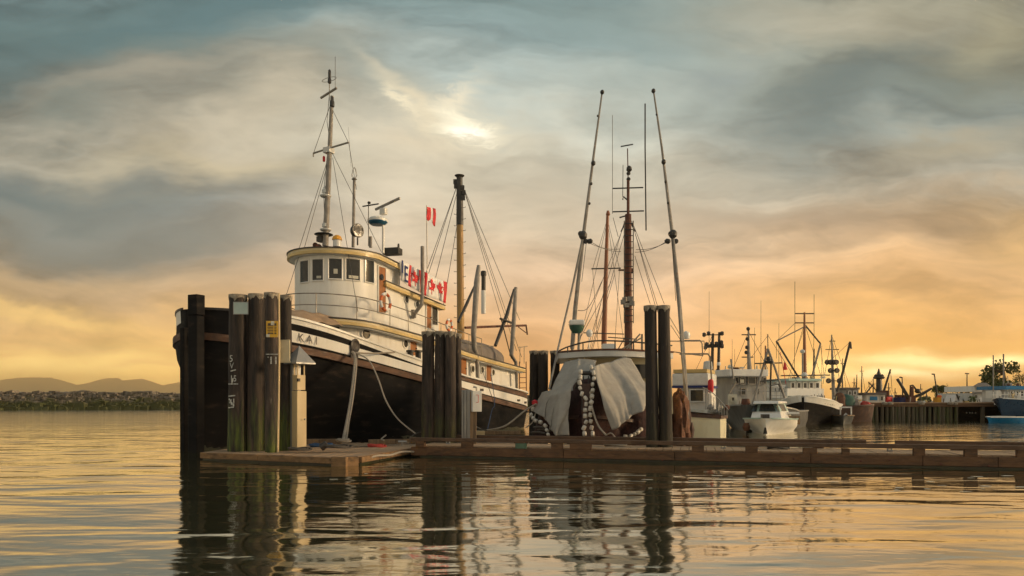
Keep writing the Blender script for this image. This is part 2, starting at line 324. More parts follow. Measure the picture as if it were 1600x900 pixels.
# ------------------------------------------------------------------ setting: water
def water_mat():
    m = bpy.data.materials.new('water'); m.use_nodes = True; t = m.node_tree; t.nodes.clear(); q = G(t)
    out = q.n('ShaderNodeOutputMaterial'); df = q.n('ShaderNodeBsdfDiffuse'); gl = q.n('ShaderNodeBsdfAnisotropic'); mx = q.n('ShaderNodeMixShader')
    df.inputs[0].default_value = (.052,.056,.026,1); gl.inputs['Color'].default_value = (.97,.95,.88,1); gl.inputs['Roughness'].default_value = .065
    lw = q.n('ShaderNodeLayerWeight'); lw.inputs[0].default_value = .5
    t.links.new(q.m('ADD', q.m('MULTIPLY', q.m('POWER', lw.outputs['Facing'], 1.6), .90), .06), mx.inputs[0]); t.links.new(df.outputs[0], mx.inputs[1]); t.links.new(gl.outputs[0], mx.inputs[2]); t.links.new(mx.outputs[0], out.inputs[0])
    ge = q.n('ShaderNodeNewGeometry')
    def nz(s, rot, scale, det=3, ro=.5):
        mp = q.n('ShaderNodeMapping'); t.links.new(ge.outputs['Position'], mp.inputs[0]); mp.inputs['Rotation'].default_value = (0, 0, R(rot)); mp.inputs['Scale'].default_value = s
        return q.noise(mp.outputs[0], scale, det, ro, .4)
    sp3 = q.n('ShaderNodeSeparateXYZ'); t.links.new(ge.outputs['Position'], sp3.inputs[0])
    a = nz((.36, 1.0, 1), 7, 1.0, 2, .45); c = nz((.5, 1.2, 1), -12, 4.2, 2, .5); d = nz((.35, .8, 1), 15, .3, 2, .5)
    h = q.m('ADD', q.m('ADD', q.m('MULTIPLY', a, .062), q.m('MULTIPLY', c, q.mr(sp3.outputs[1], 28, 60, .0045, .030, True))), q.m('MULTIPLY', d, .09))
    bn = q.n('ShaderNodeBump'); bn.inputs['Strength'].default_value = 1; bn.inputs['Distance'].default_value = 1
    t.links.new(h, bn.inputs['Height'])
    for z_ in (df, gl, lw): t.links.new(bn.outputs[0], z_.inputs['Normal'])
    return m
M['water'] = water_mat()
wb_ = MB().grid([[(x, y, 0) for x in (-7800, 7800)] for y in (-300, 7800)])
tag(wb_.build('water', M['water']), kind='structure')
# ------------------------------------------------------------------ hull builder
class Hull:
    """x aft from the stem, y athwartships, z up. Half-breadth from plan fullness at deck and at the water."""
    def __init__(s, L, B, sheer, bow=5., stern=2., sw=.7, wl=1.6, dk=2.6, rake=0., zb=-.5, wf=.92):
        s.L, s.B, s.sheer, s.bow, s.stern, s.sw, s.wl, s.dk, s.rake, s.zb, s.wf = L, B, sheer, bow, stern, sw, wl, dk, rake, zb, wf
    def b(s, x, z):
        f = min(max(z/max(s.sheer(x), .1), 0), 1.15); e = s.wl+(s.dk-s.wl)*f
        h = s.B/2*(s.wf+(1-s.wf)*min(f*2, 1)); bl = s.bow*(1.5-.5*min(f, 1))
        if x < bl: h *= (1-(1-max(x, 0)/bl)**e)**(1/(1+.35*f))
        if x > s.L-s.stern: t = (x-s.L+s.stern)/s.stern; h *= 1-(1-s.sw)*t**2.2
        return h
    def stations(s, n, x0, x1):
        out = []
        for i in range(n+1):
            t = i/n; out.append(x0+(x1-x0)*(t**1.7 if x0 < .5 else t))
        return out
    def strip(s, mb, lo, hi, n=36, k=4, out=0., x0=0., x1=None, sides=(-1, 1), transom=True):
        x1 = s.L if x1 is None else x1
        for sd in sides:
            rows = []
            for x in s.stations(n, x0, x1):
                a, b = lo(x), hi(x)
                r = []
                for j in range(k+1):
                    z = a+(b-a)*j/k; xr = x-s.rake*max(z, -.3)*max(0, 1-x/s.bow)
                    r.append((xr, sd*(s.b(x, z)+out), z))
                rows.append(r)
            mb.grid(rows)
        if transom and x1 >= s.L-.001:
            a, b = lo(s.L), hi(s.L)
            mb.grid([[(s.L+.0, sd*(s.b(s.L, a+(b-a)*j/k)+out), a+(b-a)*j/k) for j in range(k+1)] for sd in (-1, 0, 1)])
        return mb
    def belt(s, mb, z, h, th, n=40, x0=0., x1=None, sides=(-1, 1), ends=True):
        """solid strake of height h(x) and thickness th centred on z(x)"""
        x1 = s.L if x1 is None else x1
        for sd in sides:
            rows = []
            for x in s.stations(n, x0, x1):
                hh = h(x)/2 if callable(h) else h/2; zc = z(x); bb = s.b(x, zc)
                xr = x-s.rake*max(zc, 0)*max(0, 1-x/s.bow)
                rows.append([(xr, sd*(bb-.03), zc-hh), (xr, sd*(bb+th), zc-hh), (xr, sd*(bb+th), zc+hh), (xr, sd*(bb-.03), zc+hh)])
            mb.grid(rows, closed=True)
        if ends and x1 >= s.L-.001:
            hh = h(s.L)/2 if callable(h) else h/2; bb = s.b(s.L, z(s.L))
            mb.box((s.L+th/2, 0, z(s.L)), (th, 2*bb+2*th, 2*hh))
        return mb
    def deck(s, mb, z, x0=.1, inset=.04, n=30):
        rows = []
        for x in s.stations(n, x0, s.L-.02):
            b = max(s.b(x, z(x))-inset, .01); rows.append([(x, -b, z(x)), (x, 0, z(x)+.04), (x, b, z(x))])
        return mb.grid(rows)
def plan(xc, half, front, x1, n=14, inset=0., side=None):
    """round-fronted house outline: near side aft, round the front, far side aft. returns list of (x,y)"""
    pts = [(x1, -half+inset)]
    k = 6
    pts = [(x1+(xc-x1)*i/k, -half+inset) for i in range(k)]
    for i in range(n+1):
        th = math.pi*i/n; pts.append((xc-(front-inset)*math.sin(th), -(half-inset)*math.cos(th)))
    pts += [(xc+(x1-xc)*(i+1)/k, half-inset) for i in range(k)]
    return pts
def wallring(mb, pl, lo, hi, k=3):
    rows = [[(x, y, lo(x)+(hi(x)-lo(x))*j/k) for j in range(k+1)] for x, y in pl]
    mb.grid(rows); a, b = rows[0], rows[-1]; mb.grid([b, a]); return mb
def slab(mb, pl, zt, zb, roof=True):
    """solid plate following an outline: zt(x), zb(x)"""
    n = len(pl); vs = [(x, y, zb(x)) for x, y in pl]+[(x, y, zt(x)) for x, y in pl]
    fs = [(i, (i+1)%n, n+(i+1)%n, n+i) for i in range(n)]
    h = n//2                              # cap with quads across the beam
    for i in range(h-(1 if n%2 == 0 else 0)):
        a, b, c, d = i, i+1, n-2-i, n-1-i
        if b < c: fs.append((n+a, n+b, n+c, n+d)); fs.append((d, c, b, a))
        elif b == c: fs.append((n+a, n+b, n+d)); fs.append((d, b, a))
    return mb.add(vs, fs)
def disc(mb, c, nrm, r, d=.03, n=18):
    return mb.lathe([(r, 0), (r, d)], c, nrm, n)
def ring(mb, c, nrm, r, w=.03, d=.04, n=20):
    c, ax = Vector(c), Vector(nrm).normalized(); a = ax.orthogonal().normalized(); b = ax.cross(a); rows = []
    for j in range(n):
        e = a*math.cos(2*math.pi*j/n)+b*math.sin(2*math.pi*j/n)
        rows.append([c+e*r, c+e*r+ax*d, c+e*(r+w)+ax*d, c+e*(r+w)])
    rows.append(rows[0]); return mb.grid(rows, closed=True)
def panel(mb, c, nrm, w, h, d=.03, up=(0,0,1)):
    """flat panel of width w, height h, facing nrm"""
    c, nn, up = Vector(c), Vector(nrm).normalized(), Vector(up); r = up.cross(nn).normalized(); u2 = nn.cross(r)
    return mb.hexa([c+r*a*w/2+u2*b*h/2+nn*e for e in (-d/2, d/2) for a, b in ((-1,-1),(1,-1),(1,1),(-1,1))])
def frame(mb, c, nrm, w, h, t=.04, d=.04, up=(0,0,1)):
    c, nn, up = Vector(c), Vector(nrm).normalized(), Vector(up); r = up.cross(nn).normalized(); u2 = nn.cross(r)
    for a in (-1, 1):
        panel(mb, c+r*a*(w/2-t/2), nn, t, h, d, up); panel(mb, c+u2*a*(h/2-t/2), nn, w-2*t, t, d, up)
    return mb
# ================================================================== THE TUG
TX, TY, TA = -10.85, 23.4, R(65)
tc_, ts_ = math.cos(TA), math.sin(TA)
def TS(px, py, t):                        # photo point on the plane 't metres to the near side' -> local (x, y, z)
    k = (px-800)/F; s = (k*(TY-t*tc_)-TX-t*ts_)/(tc_-k*ts_); D = TY+s*ts_-t*tc_
    return Vector((s, -t, H+(HY-py)/F*D))
tug = thing('tugboat', 'black and white wooden tug with round-fronted wheelhouse and two masts, moored behind the left piles', 'tugboat', (TX, TY, 0), TA)
def B(): return MB()
def S(): return MB(True)
guard_z = lambda x: interp([(0,3.86),(.8,3.70),(3.1,3.40),(4.9,3.13),(9.8,2.57),(15.5,1.80),(21.3,1.12),(24,.98)], x)
cap_z = lambda x: interp([(0,4.72),(1,4.66),(2.35,4.53),(5,4.05),(9.8,3.36),(13.4,2.86),(21,2.14),(24,2.0)], x)
class TugHull(Hull):
    def b(s, x, z): return Hull.b(s, x, z)+.42*math.exp(-((x-1.0)/1.0)**2)*math.exp(-((z-3.3)/.85)**2)*min(x/.4, 1)
th = TugHull(23.2, 6.3, cap_z, bow=6.2, stern=3.2, sw=.62, wl=1.25, dk=2.9, zb=-.6)
hb = S(); th.strip(hb, lambda x: -.6, lambda x: guard_z(x)-.1, n=44, k=8); hb.build('hull', M['hull_black'], tug)
q = S(); th.strip(q, lambda x: -.1, lambda x: .13+.05*math.sin(x*1.7)+.03*math.sin(x*5.1), n=60, k=1, out=.006); q.build('waterline_weed', M['wet_shade_timber'], tug)
g_ = S(); th.belt(g_, guard_z, .24, .13, n=48, x0=.08); g_.build('rub_rail', M['guard_wood'], tug)
# bulwark in its painted bands: each band its own strake
fr = lambda a, b: (lambda x: guard_z(x)+a+(b-a)*0)
def bandz(k): return lambda x: guard_z(x)+.1+(cap_z(x)-guard_z(x)-.1)*k(x)
b1 = lambda x: .14; b2 = lambda x: interp([(0,.56),(5,.56),(9,.62),(24,.62)], x)
b3 = lambda x: interp([(0,.80),(5,.80),(9,.70),(24,.66)], x)
bb = S(); th.strip(bb, bandz(lambda x: 0), bandz(lambda x: 1), n=44, k=4, x1=1.75, transom=False)
th.strip(bb, bandz(lambda x: 0), bandz(b1), n=44, k=1, x0=1.75, out=.0)
th.strip(bb, bandz(b2), bandz(b3), n=44, k=1, x0=1.75)
bb.build('bulwark', M['hull_black'], tug)
wbd = S(); th.strip(wbd, bandz(b1), bandz(b2), n=40, k=2, x0=1.75, out=.012); th.strip(wbd, bandz(lambda x: .45), bandz(lambda x: 1), n=8, k=2, x0=.12, x1=1.75, out=.02, sides=(1,), transom=False); wbd.build('bulwark_stripe', M['white_paint'], tug)
wc = S(); th.strip(wc, bandz(b3), bandz(lambda x: 1), n=40, k=2, x0=1.75, x1=12.2, out=.02, transom=False)
wc.build('bulwark_top_stripe', M['white_paint'], tug)
ab = S(); th.strip(ab, bandz(b3), bandz(lambda x: .93), n=20, k=1, x0=12.2); ab.build('aft_bulwark', M['guard_wood'], tug)
cp = S(); th.belt(cp, lambda x: cap_z(x)+.03, .08, .07, n=48, x0=1.75); cp.build('cap_rail', M['white_paint'], tug)
cp = S(); th.belt(cp, lambda x: cap_z(x)+.03, .08, .06, n=20, x0=.05, x1=1.75, ends=False); cp.build('bow_cap_rail', M['dark_trim'], tug)
ib = S(); th.strip(ib, lambda x: guard_z(x)+.05, lambda x: cap_z(x), n=30, k=1, x0=.3, out=-.09); ib.build('inner_bulwark', M['hull_black'], tug)
dk_ = S(); th.deck(dk_, lambda x: guard_z(x)+.12, inset=.1); dk_.build('deck', M['deck_board'], tug)
# stem timber, tall block and draught plate
st = B(); st.box((-.14, -.66, 2.0), (.32, .40, 4.9)); st.box((-.04,0,1.9),(.22,.2,4.4)); st.build('stem_post', M['hull_black'], tug, bevel=.03)
st = B(); st.box((-.14, -.66, 4.80), (.335, .415, .66)); st.build('bow_bitt', M['hull_black'], tug, bevel=.02)
# scuppers and the hawse pipe where the bow lines come aboard
hz_ = TS(550, 549, 3.0); hb_x = hz_.x; yy_ = -(th.b(hb_x, 3.6))
hw = S(); hw.lathe([(.10,-.02),(.24,0),(.27,.05),(.2,.08),(.11,.02)], (hb_x, yy_-.02, guard_z(hb_x)+.62), (0,-1,0), 20)
hw.box((hb_x-.02, yy_-.02, guard_z(hb_x)+.42), (.42, .05, .75)); hw.build('hawse_pipe', M['dark_trim'], tug)
for px in (748, 806, 818):
    q = TS(px, 622, 3.0); sc1 = B(); sc1.box((q.x, -th.b(q.x, 1.6)-.03, guard_z(q.x)+.38), (.3, .05, .12)); sc1.build('scupper', M['dark_trim'], tug)
# name lettering
lt = B(); q = TS(461, 526, 2.5); xx = q.x
yv = lambda x: th.b(x, guard_z(x)+.5)
rt = Vector((1, -(yv(xx+.3)-yv(xx-.3))/.6, (guard_z(xx+.3)-guard_z(xx-.3))/.6)).normalized()
for i, ch in enumerate('KAI'):
    o = xx+.22+i*.30+(-.04 if i == 2 else 0)
    rt = Vector((1, -(yv(o+.12)-yv(o-.12))/.24, (guard_z(o+.3)-guard_z(o-.3))/.6)).normalized()
    lettering(lt, ch, .42, (o, -yv(o)-.075, guard_z(o)+.42), rt, (0,0,1), .9)
lt.v = [Vector((p.x, -(yv(p.x)+.026), p.z)) for p in lt.v]
lt.build('name_lettering', M['dark_trim'], tug)
# ---- lower house
bdz = lambda x: interp([(4,5.02),(6.5,4.93),(8.2,4.78),(10.5,4.62),(14.3,4.2),(18,3.88),(22.1,3.60),(24,3.5)], x)
hl = plan(8.2, 2.12, 2.75, 21.6, n=18)
lw = S(); wallring(lw, hl, lambda x: guard_z(x)+.1, lambda x: bdz(x)-.1); lw.build('lower_house', M['white_paint'], tug)
def brow(name, outl, zt, th_, mt, o=0): s_ = S(); slab(s_, [(x, y) for x, y in outl], zt, lambda x: zt(x)-th_); return s_.build(name, mt, tug)
bp_ = plan(8.2, 2.62, 3.3, 22.0, n=20)
brow('boat_deck', bp_, lambda x: bdz(x)+.02, .06, M['dark_trim'])
bp2 = plan(8.2, 2.585, 3.26, 21.97, n=20); brow('deck_fascia', bp2, lambda x: bdz(x)-.043, .075, M['cream'])
bp2 = plan(8.2, 2.605, 3.28, 21.98, n=20); brow('yellow_moulding', bp2, lambda x: bdz(x)-.121, .13, M['yellow_trim'])
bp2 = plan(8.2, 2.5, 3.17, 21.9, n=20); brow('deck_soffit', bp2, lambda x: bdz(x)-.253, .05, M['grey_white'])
def port(px, py, t, r, nrm=(0,-1,0), c=None, par=tug):
    c = c or TS(px, py, t); f = S(); ring(f, c, nrm, r, .045, .05); fo = f.build('porthole', M['white_paint'] if r > .15 else M['grey_white'], par)
    gl = S(); disc(gl, Vector(c)-Vector(nrm).normalized()*.005, nrm, r, .02); gl.build('pane', M['glass'], fo)
def onfront(cx, half, front, th_, z):    # point and outward normal on a round front, th_ from the near side
    p = Vector((cx-front*math.sin(th_), -half*math.cos(th_), z)); n = Vector((-math.sin(th_)*half, -math.cos(th_)*front, 0)).normalized(); return p, n
def locfront(px, cx, half, front):        # angle whose pixel column is px
    best = None
    for i in range(0, 161):
        th_ = math.pi*i/180; x, y = cx-front*math.sin(th_), half*math.cos(th_)
        Xw = TX+x*tc_+y*ts_; Yw = TY+x*ts_-y*tc_; e = abs(800+F*Xw/Yw-px)
        if best is None or e < best[0]: best = (e, th_, Yw)
    return best[1], best[2]
for px, py, r in ((523,512,.17), (571,522,.2)):
    a, D = locfront(px, 8.2, 2.12, 2.75); p, n = onfront(8.2, 2.12, 2.75, a, H+(HY-py)/F*D); port(0, 0, 0, r, n, p)
for px, py in ((633,537),): port(px, py, 2.12, .17)
for px, py in ((738,576.5), (753,578), (770,582)): port(px, py, 2.12, .17)
def door(px, y0, y1, w, t, par=tug, name='door'):
    a, b = TS(px, y0, t), TS(px, y1, t); c = (a+b)/2; h = abs(b.z-a.z)
    q = B(); panel(q, c, (0,-1,0), w, h, .06); d = q.build(name, M['door_wood'], par, bevel=.008)
    q = B(); frame(q, c, (0,-1,0), w+.1, h+.06, .05, .09); q.build('door_frame', M['white_paint'], d)
    q = S(); q.lathe([(.02,0),(.03,.02),(.03,.05),(.01,.07)], c+Vector((w*.36,-.03,-.05)), (0,-1,0), 10); q.build('handle', M['black_metal'], d); return d
door(645, 529, 556, .55, 2.13); door(723.5, 560, 588, .62, 2.13); door(763, 571, 599, .62, 2.13)
# ---- upper house and wheelhouse
uz = lambda x: interp([(8.6,6.84),(13.6,6.38)], x)
up_ = [(13.4, -1.72), (8.6, -1.72), (8.6, 1.72), (13.4, 1.72)]
q = S(); q.hexa([(x, y, z) for z0 in (0, 1) for x, y, z in [(x, y, (bdz(x) if z0 == 0 else uz(x)-.05)) for x, y in ((8.4,-1.72),(13.4,-1.72),(13.4,1.72),(8.4,1.72))]]); q.build('upper_house', M['white_paint'], tug)
def uslab(name, e, zo, t_, m_, x0=8.7, x1=13.6):
    q = S(); n = 10
    vs = [(x0+(x1-x0)*i/n, y, uz(x0+(x1-x0)*i/n)+zo-dz) for i in range(n+1) for y, dz in ((-1.95-e,0),(1.95+e,0),(1.95+e,t_),(-1.95-e,t_))]
    q.grid([vs[i*4:i*4+4] for i in range(n+1)], closed=True); q.add(vs[:4], [(0,1,2,3)]); q.add(vs[-4:], [(3,2,1,0)]); q.build(name, m_, tug)
uslab('upper_roof', .03, .03, .04, M['dark_trim'], 8.62, 13.65); uslab('upper_roof_fascia', 0, -.012, .09, M['cream'], 8.64, 13.62); uslab('upper_roof_moulding', .02, -.104, .12, M['yellow_trim'], 8.63, 13.63)
wt = lambda x: interp([(6,7.86),(8,7.86),(10.2,7.62)], x)
wh_c, wh_h, wh_f = 7.95, 1.80, 1.95
wp = plan(wh_c, wh_h, wh_f, 9.9, n=24)
q = S(); wallring(q, wp, lambda x: bdz(x), lambda x: wt(x)-.1, 4); q.build('wheelhouse', M['white_paint'], tug)
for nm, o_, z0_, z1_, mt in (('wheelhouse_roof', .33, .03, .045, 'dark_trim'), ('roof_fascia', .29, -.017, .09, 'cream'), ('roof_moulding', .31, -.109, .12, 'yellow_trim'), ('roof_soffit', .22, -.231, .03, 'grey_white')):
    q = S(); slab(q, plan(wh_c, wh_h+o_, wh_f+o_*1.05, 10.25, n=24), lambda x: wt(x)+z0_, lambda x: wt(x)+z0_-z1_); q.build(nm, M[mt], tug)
# wheelhouse windows: near-curved panes set in the round front
for a, b, yt, yb in ((469.5,482.5,408,440.5), (487.5,505.5,405.5,437.5), (512.8,534.2,404.5,435), (540,562.5,405,437), (569.5,587,407.5,441)):
    c = (a+b)/2; an, D = locfront(c, wh_c, wh_h, wh_f)
    a1, D1 = locfront(a, wh_c, wh_h, wh_f); a2, D2 = locfront(b, wh_c, wh_h, wh_f)
    zt_, zb_ = H+(HY-yt)/F*D, H+(HY-yb)/F*D
    g2 = S(); f2 = S(); rows = []; ro = []
    for i in range(7):
        t = a1+(a2-a1)*i/6; p, n = onfront(wh_c, wh_h, wh_f, t, 0)
        rows.append([Vector((p.x, p.y, z))+n*.018 for z in (zb_, zt_)])
    f2.grid([[r[0]-Vector((0,0,.05)), r[1]+Vector((0,0,.05))] for r in rows])
    p0, n0 = onfront(wh_c, wh_h, wh_f, a1, 0); p1, n1 = onfront(wh_c, wh_h, wh_f, a2, 0)
    fm = MB(True)
    for z in (zb_-.03, zt_+.03): fm.tube([Vector((*onfront(wh_c, wh_h, wh_f, a1+(a2-a1)*i/6, 0)[0].xy, z))+onfront(wh_c, wh_h, wh_f, a1+(a2-a1)*i/6, 0)[1]*.02 for i in range(7)], .03, 6)
    for p, n in ((p0, n0), (p1, n1)): fm.tube([Vector((p.x, p.y, zb_-.03))+n*.02, Vector((p.x, p.y, zt_+.03))+n*.02], .03, 6)
    wo_ = fm.build('window', M['white_paint'], tug); g2.grid(rows); g2.build('pane', M['glass'], wo_)
# papers in the windows
for px, py, w_, h_ in ((525,424,.16,.2), (499,433,.2,.1), (552,433,.42,.12)):
    an, D = locfront(px, wh_c, wh_h, wh_f); p, n = onfront(wh_c, wh_h, wh_f, an, H+(HY-py)/F*D); q = B(); panel(q, p+n*.026, n, w_, h_, .004); q.build('paper_notice', M['old_paper'], tug)
dw = door(596.3, 417, 489, .50, 1.81); q = S(); disc(q, TS(596.5, 433, 1.88), (0,-1,0), .13, .02); q.build('door_window', M['glass'], dw)
door(669.5, 474, 514, .42, 1.73)
q = B(); c = (TS(679.5, 480, 1.73)+TS(679.5, 507, 1.73))/2; frame(q, c, (0,-1,0), .42, .86, .05, .06); wo_ = q.build('window', M['dark_trim'], tug); q = B(); panel(q, c+Vector((0,-.0,0)), (0,-1,0), .32, .76, .03); q.build('pane', M['glass'], wo_)
for px, py in ((634.5,468), (651,475.5)): port(px, py, 1.72, .15)
# ---- railing round the boat deck
def railline(py): return py
rp = [(10.5+.0, 0)]
ro = plan(8.2, 2.45, 3.1, 16.6, n=16)
half = [p for p in ro if p[1] < .9 or p[0] < 8.2][:22]
def rz(x, h): return bdz(x)+h
for nm, hgt, r_ in (('top_rail', .95, .022), ('mid_rail', .5, .018)):
    q = S(); q.tube([(x, y, rz(x, hgt)) for x, y in ro], r_, 8); q.build(nm, M['rail_metal'], tug)
q = S()
L_ = 0; acc = 0; prev = ro[0]
for p in ro:
    d = math.dist(p, prev); acc += d
    if acc > 1.25 or p is ro[0]: acc = 0; q = S(); q.tube([(p[0], p[1], rz(p[0], 0)), (p[0], p[1], rz(p[0], .95))], .018, 6); q.build('rail_stanchion', M['rail_metal'], tug)
    prev = p
# ---- exhaust elbow pipe (px 660)
q = S(); q.tube([TS(660, 385, 2.42), TS(660, 460, 2.42), TS(658.5, 476, 2.35), TS(648, 490, 2.0), TS(645, 496, 1.8)], [.085]*5, 10); q.tube([TS(645.5, 484, 1.75), TS(646, 497, 1.75)], .13, 8); q.build('vent_pipe', M['grey_pipe'], tug)
q = S(); q.lathe([(.13,0),(.13,.9),(.17,.92),(.17,1.15),(.12,1.2)], TS(755.5, 455, .6), (0,0,1), 14); q.build('exhaust_stack', M['black_metal'], tug)
q = S(); q.lathe([(.14,0),(.14,1.35),(.11,1.4)], TS(755.5, 490, .6), (0,0,1), 14); q.build('exhaust_casing', M['white_paint'], tug)
# ---- main mast
def mp_(px, py, x=7.1): # on the centreline plane at mast x
    Dm = TY+x*ts_; return Vector((x, -(( (px-800)/F*Dm-(TX+x*tc_))*1.0)/ts_, H+(HY-py)/F*Dm))
m0, m1 = mp_(508,384), mp_(520,152)
mq = S(); mq.tube([m0, m0.lerp(m1,.5), m1], [.13,.105,.07], 12); mast = mq.build('mast', M['grey_pipe'], tug)
q = S(); q.tube([mp_(487,235.5), mp_(513,232.5), mp_(549,229)], .04, 8); q.tube([mp_(486.5,235), mp_(486.5,241)], .03, 6); q.build('crosstree', M['grey_pipe'], mast)
q = B(); q.box(mp_(514,236), (.34,.34,.22)); q.build('mast_light_box', M['grey_white'], mast)
q = S(); q.tube([mp_(500,151), mp_(528,141)], .05, 8); q.tube([mp_(515,158), mp_(515.5,128)], .02, 6)
q.tube([mp_(515,128)+Vector((.0,.38*math.cos(a/6*math.pi),.08+.09*math.sin(a/6*math.pi))) for a in range(13)], .012, 5); q.build('loop_antenna', M['grey_pipe'], mast)
q = S(); q.lathe([(.03,0),(.075,.04),(.075,.2),(.05,.24),(.06,.3),(.06,.55),(.03,.6)], mp_(515.5,132), (0,0,1), 12); q.build('masthead_light', M['black_metal'], mast)
q = S(); q.lathe([(.05,0),(.1,.05),(.1,.25),(.07,.3),(.07,.45)], mp_(520,170), (0,0,1), 12); q.build('top_lamp', M['black_metal'], mast)
q = S(); q.tube([mp_(511,245), mp_(505,300), mp_(508,375)], .012, 5); q.tube([mp_(515,150), mp_(511,190), mp_(515,215), mp_(517,222)], .012, 5); q.build('halyard', M['rig_wire'], mast)
q = S(); q.tube([mp_(525.5,92), mp_(525.5,142)], .010, 5); q.build('whip_antenna', M['rig_wire'], mast)
q = S(); q.lathe([(.03,0),(.055,.03),(.055,.2),(.03,.24)], mp_(505.5,252), (0,0,1), 10); q.build('red_lantern', M['red'], mast)
for py in (304, 357):
    q = S(); c = mp_(508.5, py); q.lathe([(.2,-.10),(.24,-.06),(.24,-.03),(.12,-.02),(.12,.06),(.15,.08),(.15,.2),(.1,.24),(.1,.30),(.04,.36)], c, (0,0,1), 14); q.build('running_light', M['grey_white'], mast)
q = S(); q.lathe([(.36,-.02),(.40,0),(.36,.03)], mp_(505,366), (0,0,1), 16); q.box(mp_(501,373), (.3,.3,.22)); q.build('light_platform', M['black_metal'], mast)
for px, py in ((490.5,382), (497,385)):
    c = mp_(px, py, 6.9); q = S(); q.lathe([(.03,-.35),(.05,-.12),(.115,0),(.125,.03),(.10,.0)], c, (-.5,-.85,.1), 14); q.build('air_horn', M['rust'], tug)
q = S(); c = mp_(529.5, 388, 6.9); q.lathe([(.17,0),(.17,.26),(.2,.27)], c, (0,0,1), 16); vh = q.build('vent_base', M['white_plastic'], tug)
q = S(); q.lathe([(.2,.272),(.21,.3),(.17,.42),(.08,.48),(.01,.49)], c, (0,0,1), 16); q.build('vent_cowl', M['yellow_plastic'], vh)
# stays
def wires(name, l, r=.011, par=tug, mt='rig_wire'):
    for a, b in l: q = S(); q.tube([a, b], r, 5); q.build(name, M[mt], par)
hd = mp_(517, 236)
wires('stay', [(mp_(512,250), TS(465,396,-1.0)), (mp_(512,256), TS(474,393,-.6)), (mp_(521,248), TS(559,487,2.3)), (mp_(520,240), mp_(601,400,8.6)), (mp_(549,230), mp_(560,300,8)), (mp_(519,170), mp_(549,230)), (mp_(517,165), mp_(487,235)), (mp_(466,392,6.2), mp_(446,460,5))])
# second light mast with cage
q = S(); q.tube([mp_(553.5,388,8.2), mp_(555.5,282,8.2)], [.07,.06], 10); q.lathe([(.07,0),(.12,.03),(.07,.08)], mp_(555.5,284,8.2)); sm = q.build('pole_mast', M['grey_pipe'], tug)
q = S()
for a in range(4):
    d = Vector((math.cos(a*math.pi/2), math.sin(a*math.pi/2), 0)); p = mp_(555.5,282,8.2)
    q.tube([p, p+d*.15+Vector((0,0,.12)), p+d*.08+Vector((0,0,.4)), p+Vector((0,0,.5))], .01, 5)
q.tube([mp_(550,262,8.2), mp_(545,200,8.2)], .006, 4); q.build('cage_antenna', M['grey_pipe'], sm)
# searchlight
c = mp_(562, 364, 7.9); n = Vector((-.25,-.95,0)).normalized()
q = S(); q.lathe([(.12,-.3),(.24,-.2),(.27,0),(.30,.02),(.30,.05),(.25,.05)], c, n, 22); q.tube([c-Vector((0,0,.3)), c-Vector((0,0,.62))], .035, 8); sl = q.build('searchlight', M['black_metal'], tug)
q = S(); disc(q, c+n*.03, n, .245, .02, 22); q.build('lens', M['glass'], sl)
# radar dome, scanner bar and pole
rx = 9.2
q = S(); q.tube([mp_(602.5,400,rx), mp_(602.5,357,rx)], .055, 10); rd = q.build('radar_pole', M['white_paint'], tug)
c = mp_(593, 351, rx); q = S(); q.lathe([(.3,-.13),(.44,-.02),(.44,.02)], c, (0,0,1), 22); q.build('radar_base', M['blue_plastic'], rd)
q = S(); q.lathe([(.44,.022),(.44,.1),(.32,.19),(.1,.22),(.01,.22)], c, (0,0,1), 22); q.build('radar_dome', M['white_plastic'], rd)
q = B(); q.box(mp_(603,336,rx), (.22,.3,.3)); q.build('scanner_gearbox', M['white_plastic'], rd, bevel=.03)
q = B(); q.bar(mp_(585,329,rx)+Vector((.2,0,0)), mp_(634,321.5,rx)-Vector((.2,0,0)), .08, .1); q.build('radar_scanner', M['grey_pipe'], rd, bevel=.01)
q = S(); q.tube([mp_(579,388,8.6), mp_(579,322,8.6)], .02, 6); q.tube([mp_(569,325.5,8.6), mp_(596,325,8.6)], .03, 6); q.lathe([(.05,0),(.08,.04),(.05,.1)], mp_(580,323,8.6)); q.build('anemometer', M['black_metal'], tug)
q = S(); q.tube([mp_(582,390,8.8), mp_(582,373,8.8)], .07, 8); q.build('funnel_stub', M['grey_pipe'], tug)
q = B(); q.box(mp_(617,398,9.7), (.5,.75,.28), .2); q.lathe([(.05,0),(.05,.3),(.03,.36)], mp_(627,399,9.7)); q.build('battery_box', M['black_metal'], tug)
# aft mast with rungs
ax_ = 18.6
am0, am1 = mp_(720,530,ax_), mp_(718.5,352,ax_)
q = S(); q.tube([am0, am1], [.21,.19], 14); am = q.build('aft_mast', M['mast_wood'], tug)
q = S(); q.tube([mp_(718.5,333,ax_), mp_(718,275,ax_)], [.2,.17], 14); q.lathe([(.17,0),(.19,.05),(.28,.12),(.28,.15),(.05,.16)], mp_(718,278,ax_), (0,0,1), 16)
q.tube([mp_(718.5,352,ax_), mp_(718.5,333,ax_)], .203, 14)
for px, py in ((712,290), (723,294), (725,302), (711,283), (724,310)): q.box(mp_(px,py,ax_), (.2,.2,.24), .4)
q.build('mast_head', M['black_metal'], am)
for py in range(325, 505, 9):
    s_ = -1 if (py//9)%2 else 1; q = S(); a = mp_(718.5+s_*5, py, ax_); q.tube([a, a+Vector((0,-s_*.16,0)), a+Vector((0,-s_*.17,.05))], .016, 5); q.build('rung', M['black_metal'], am)
hd1 = mp_(713,292,ax_); hd2 = mp_(725,296,ax_)
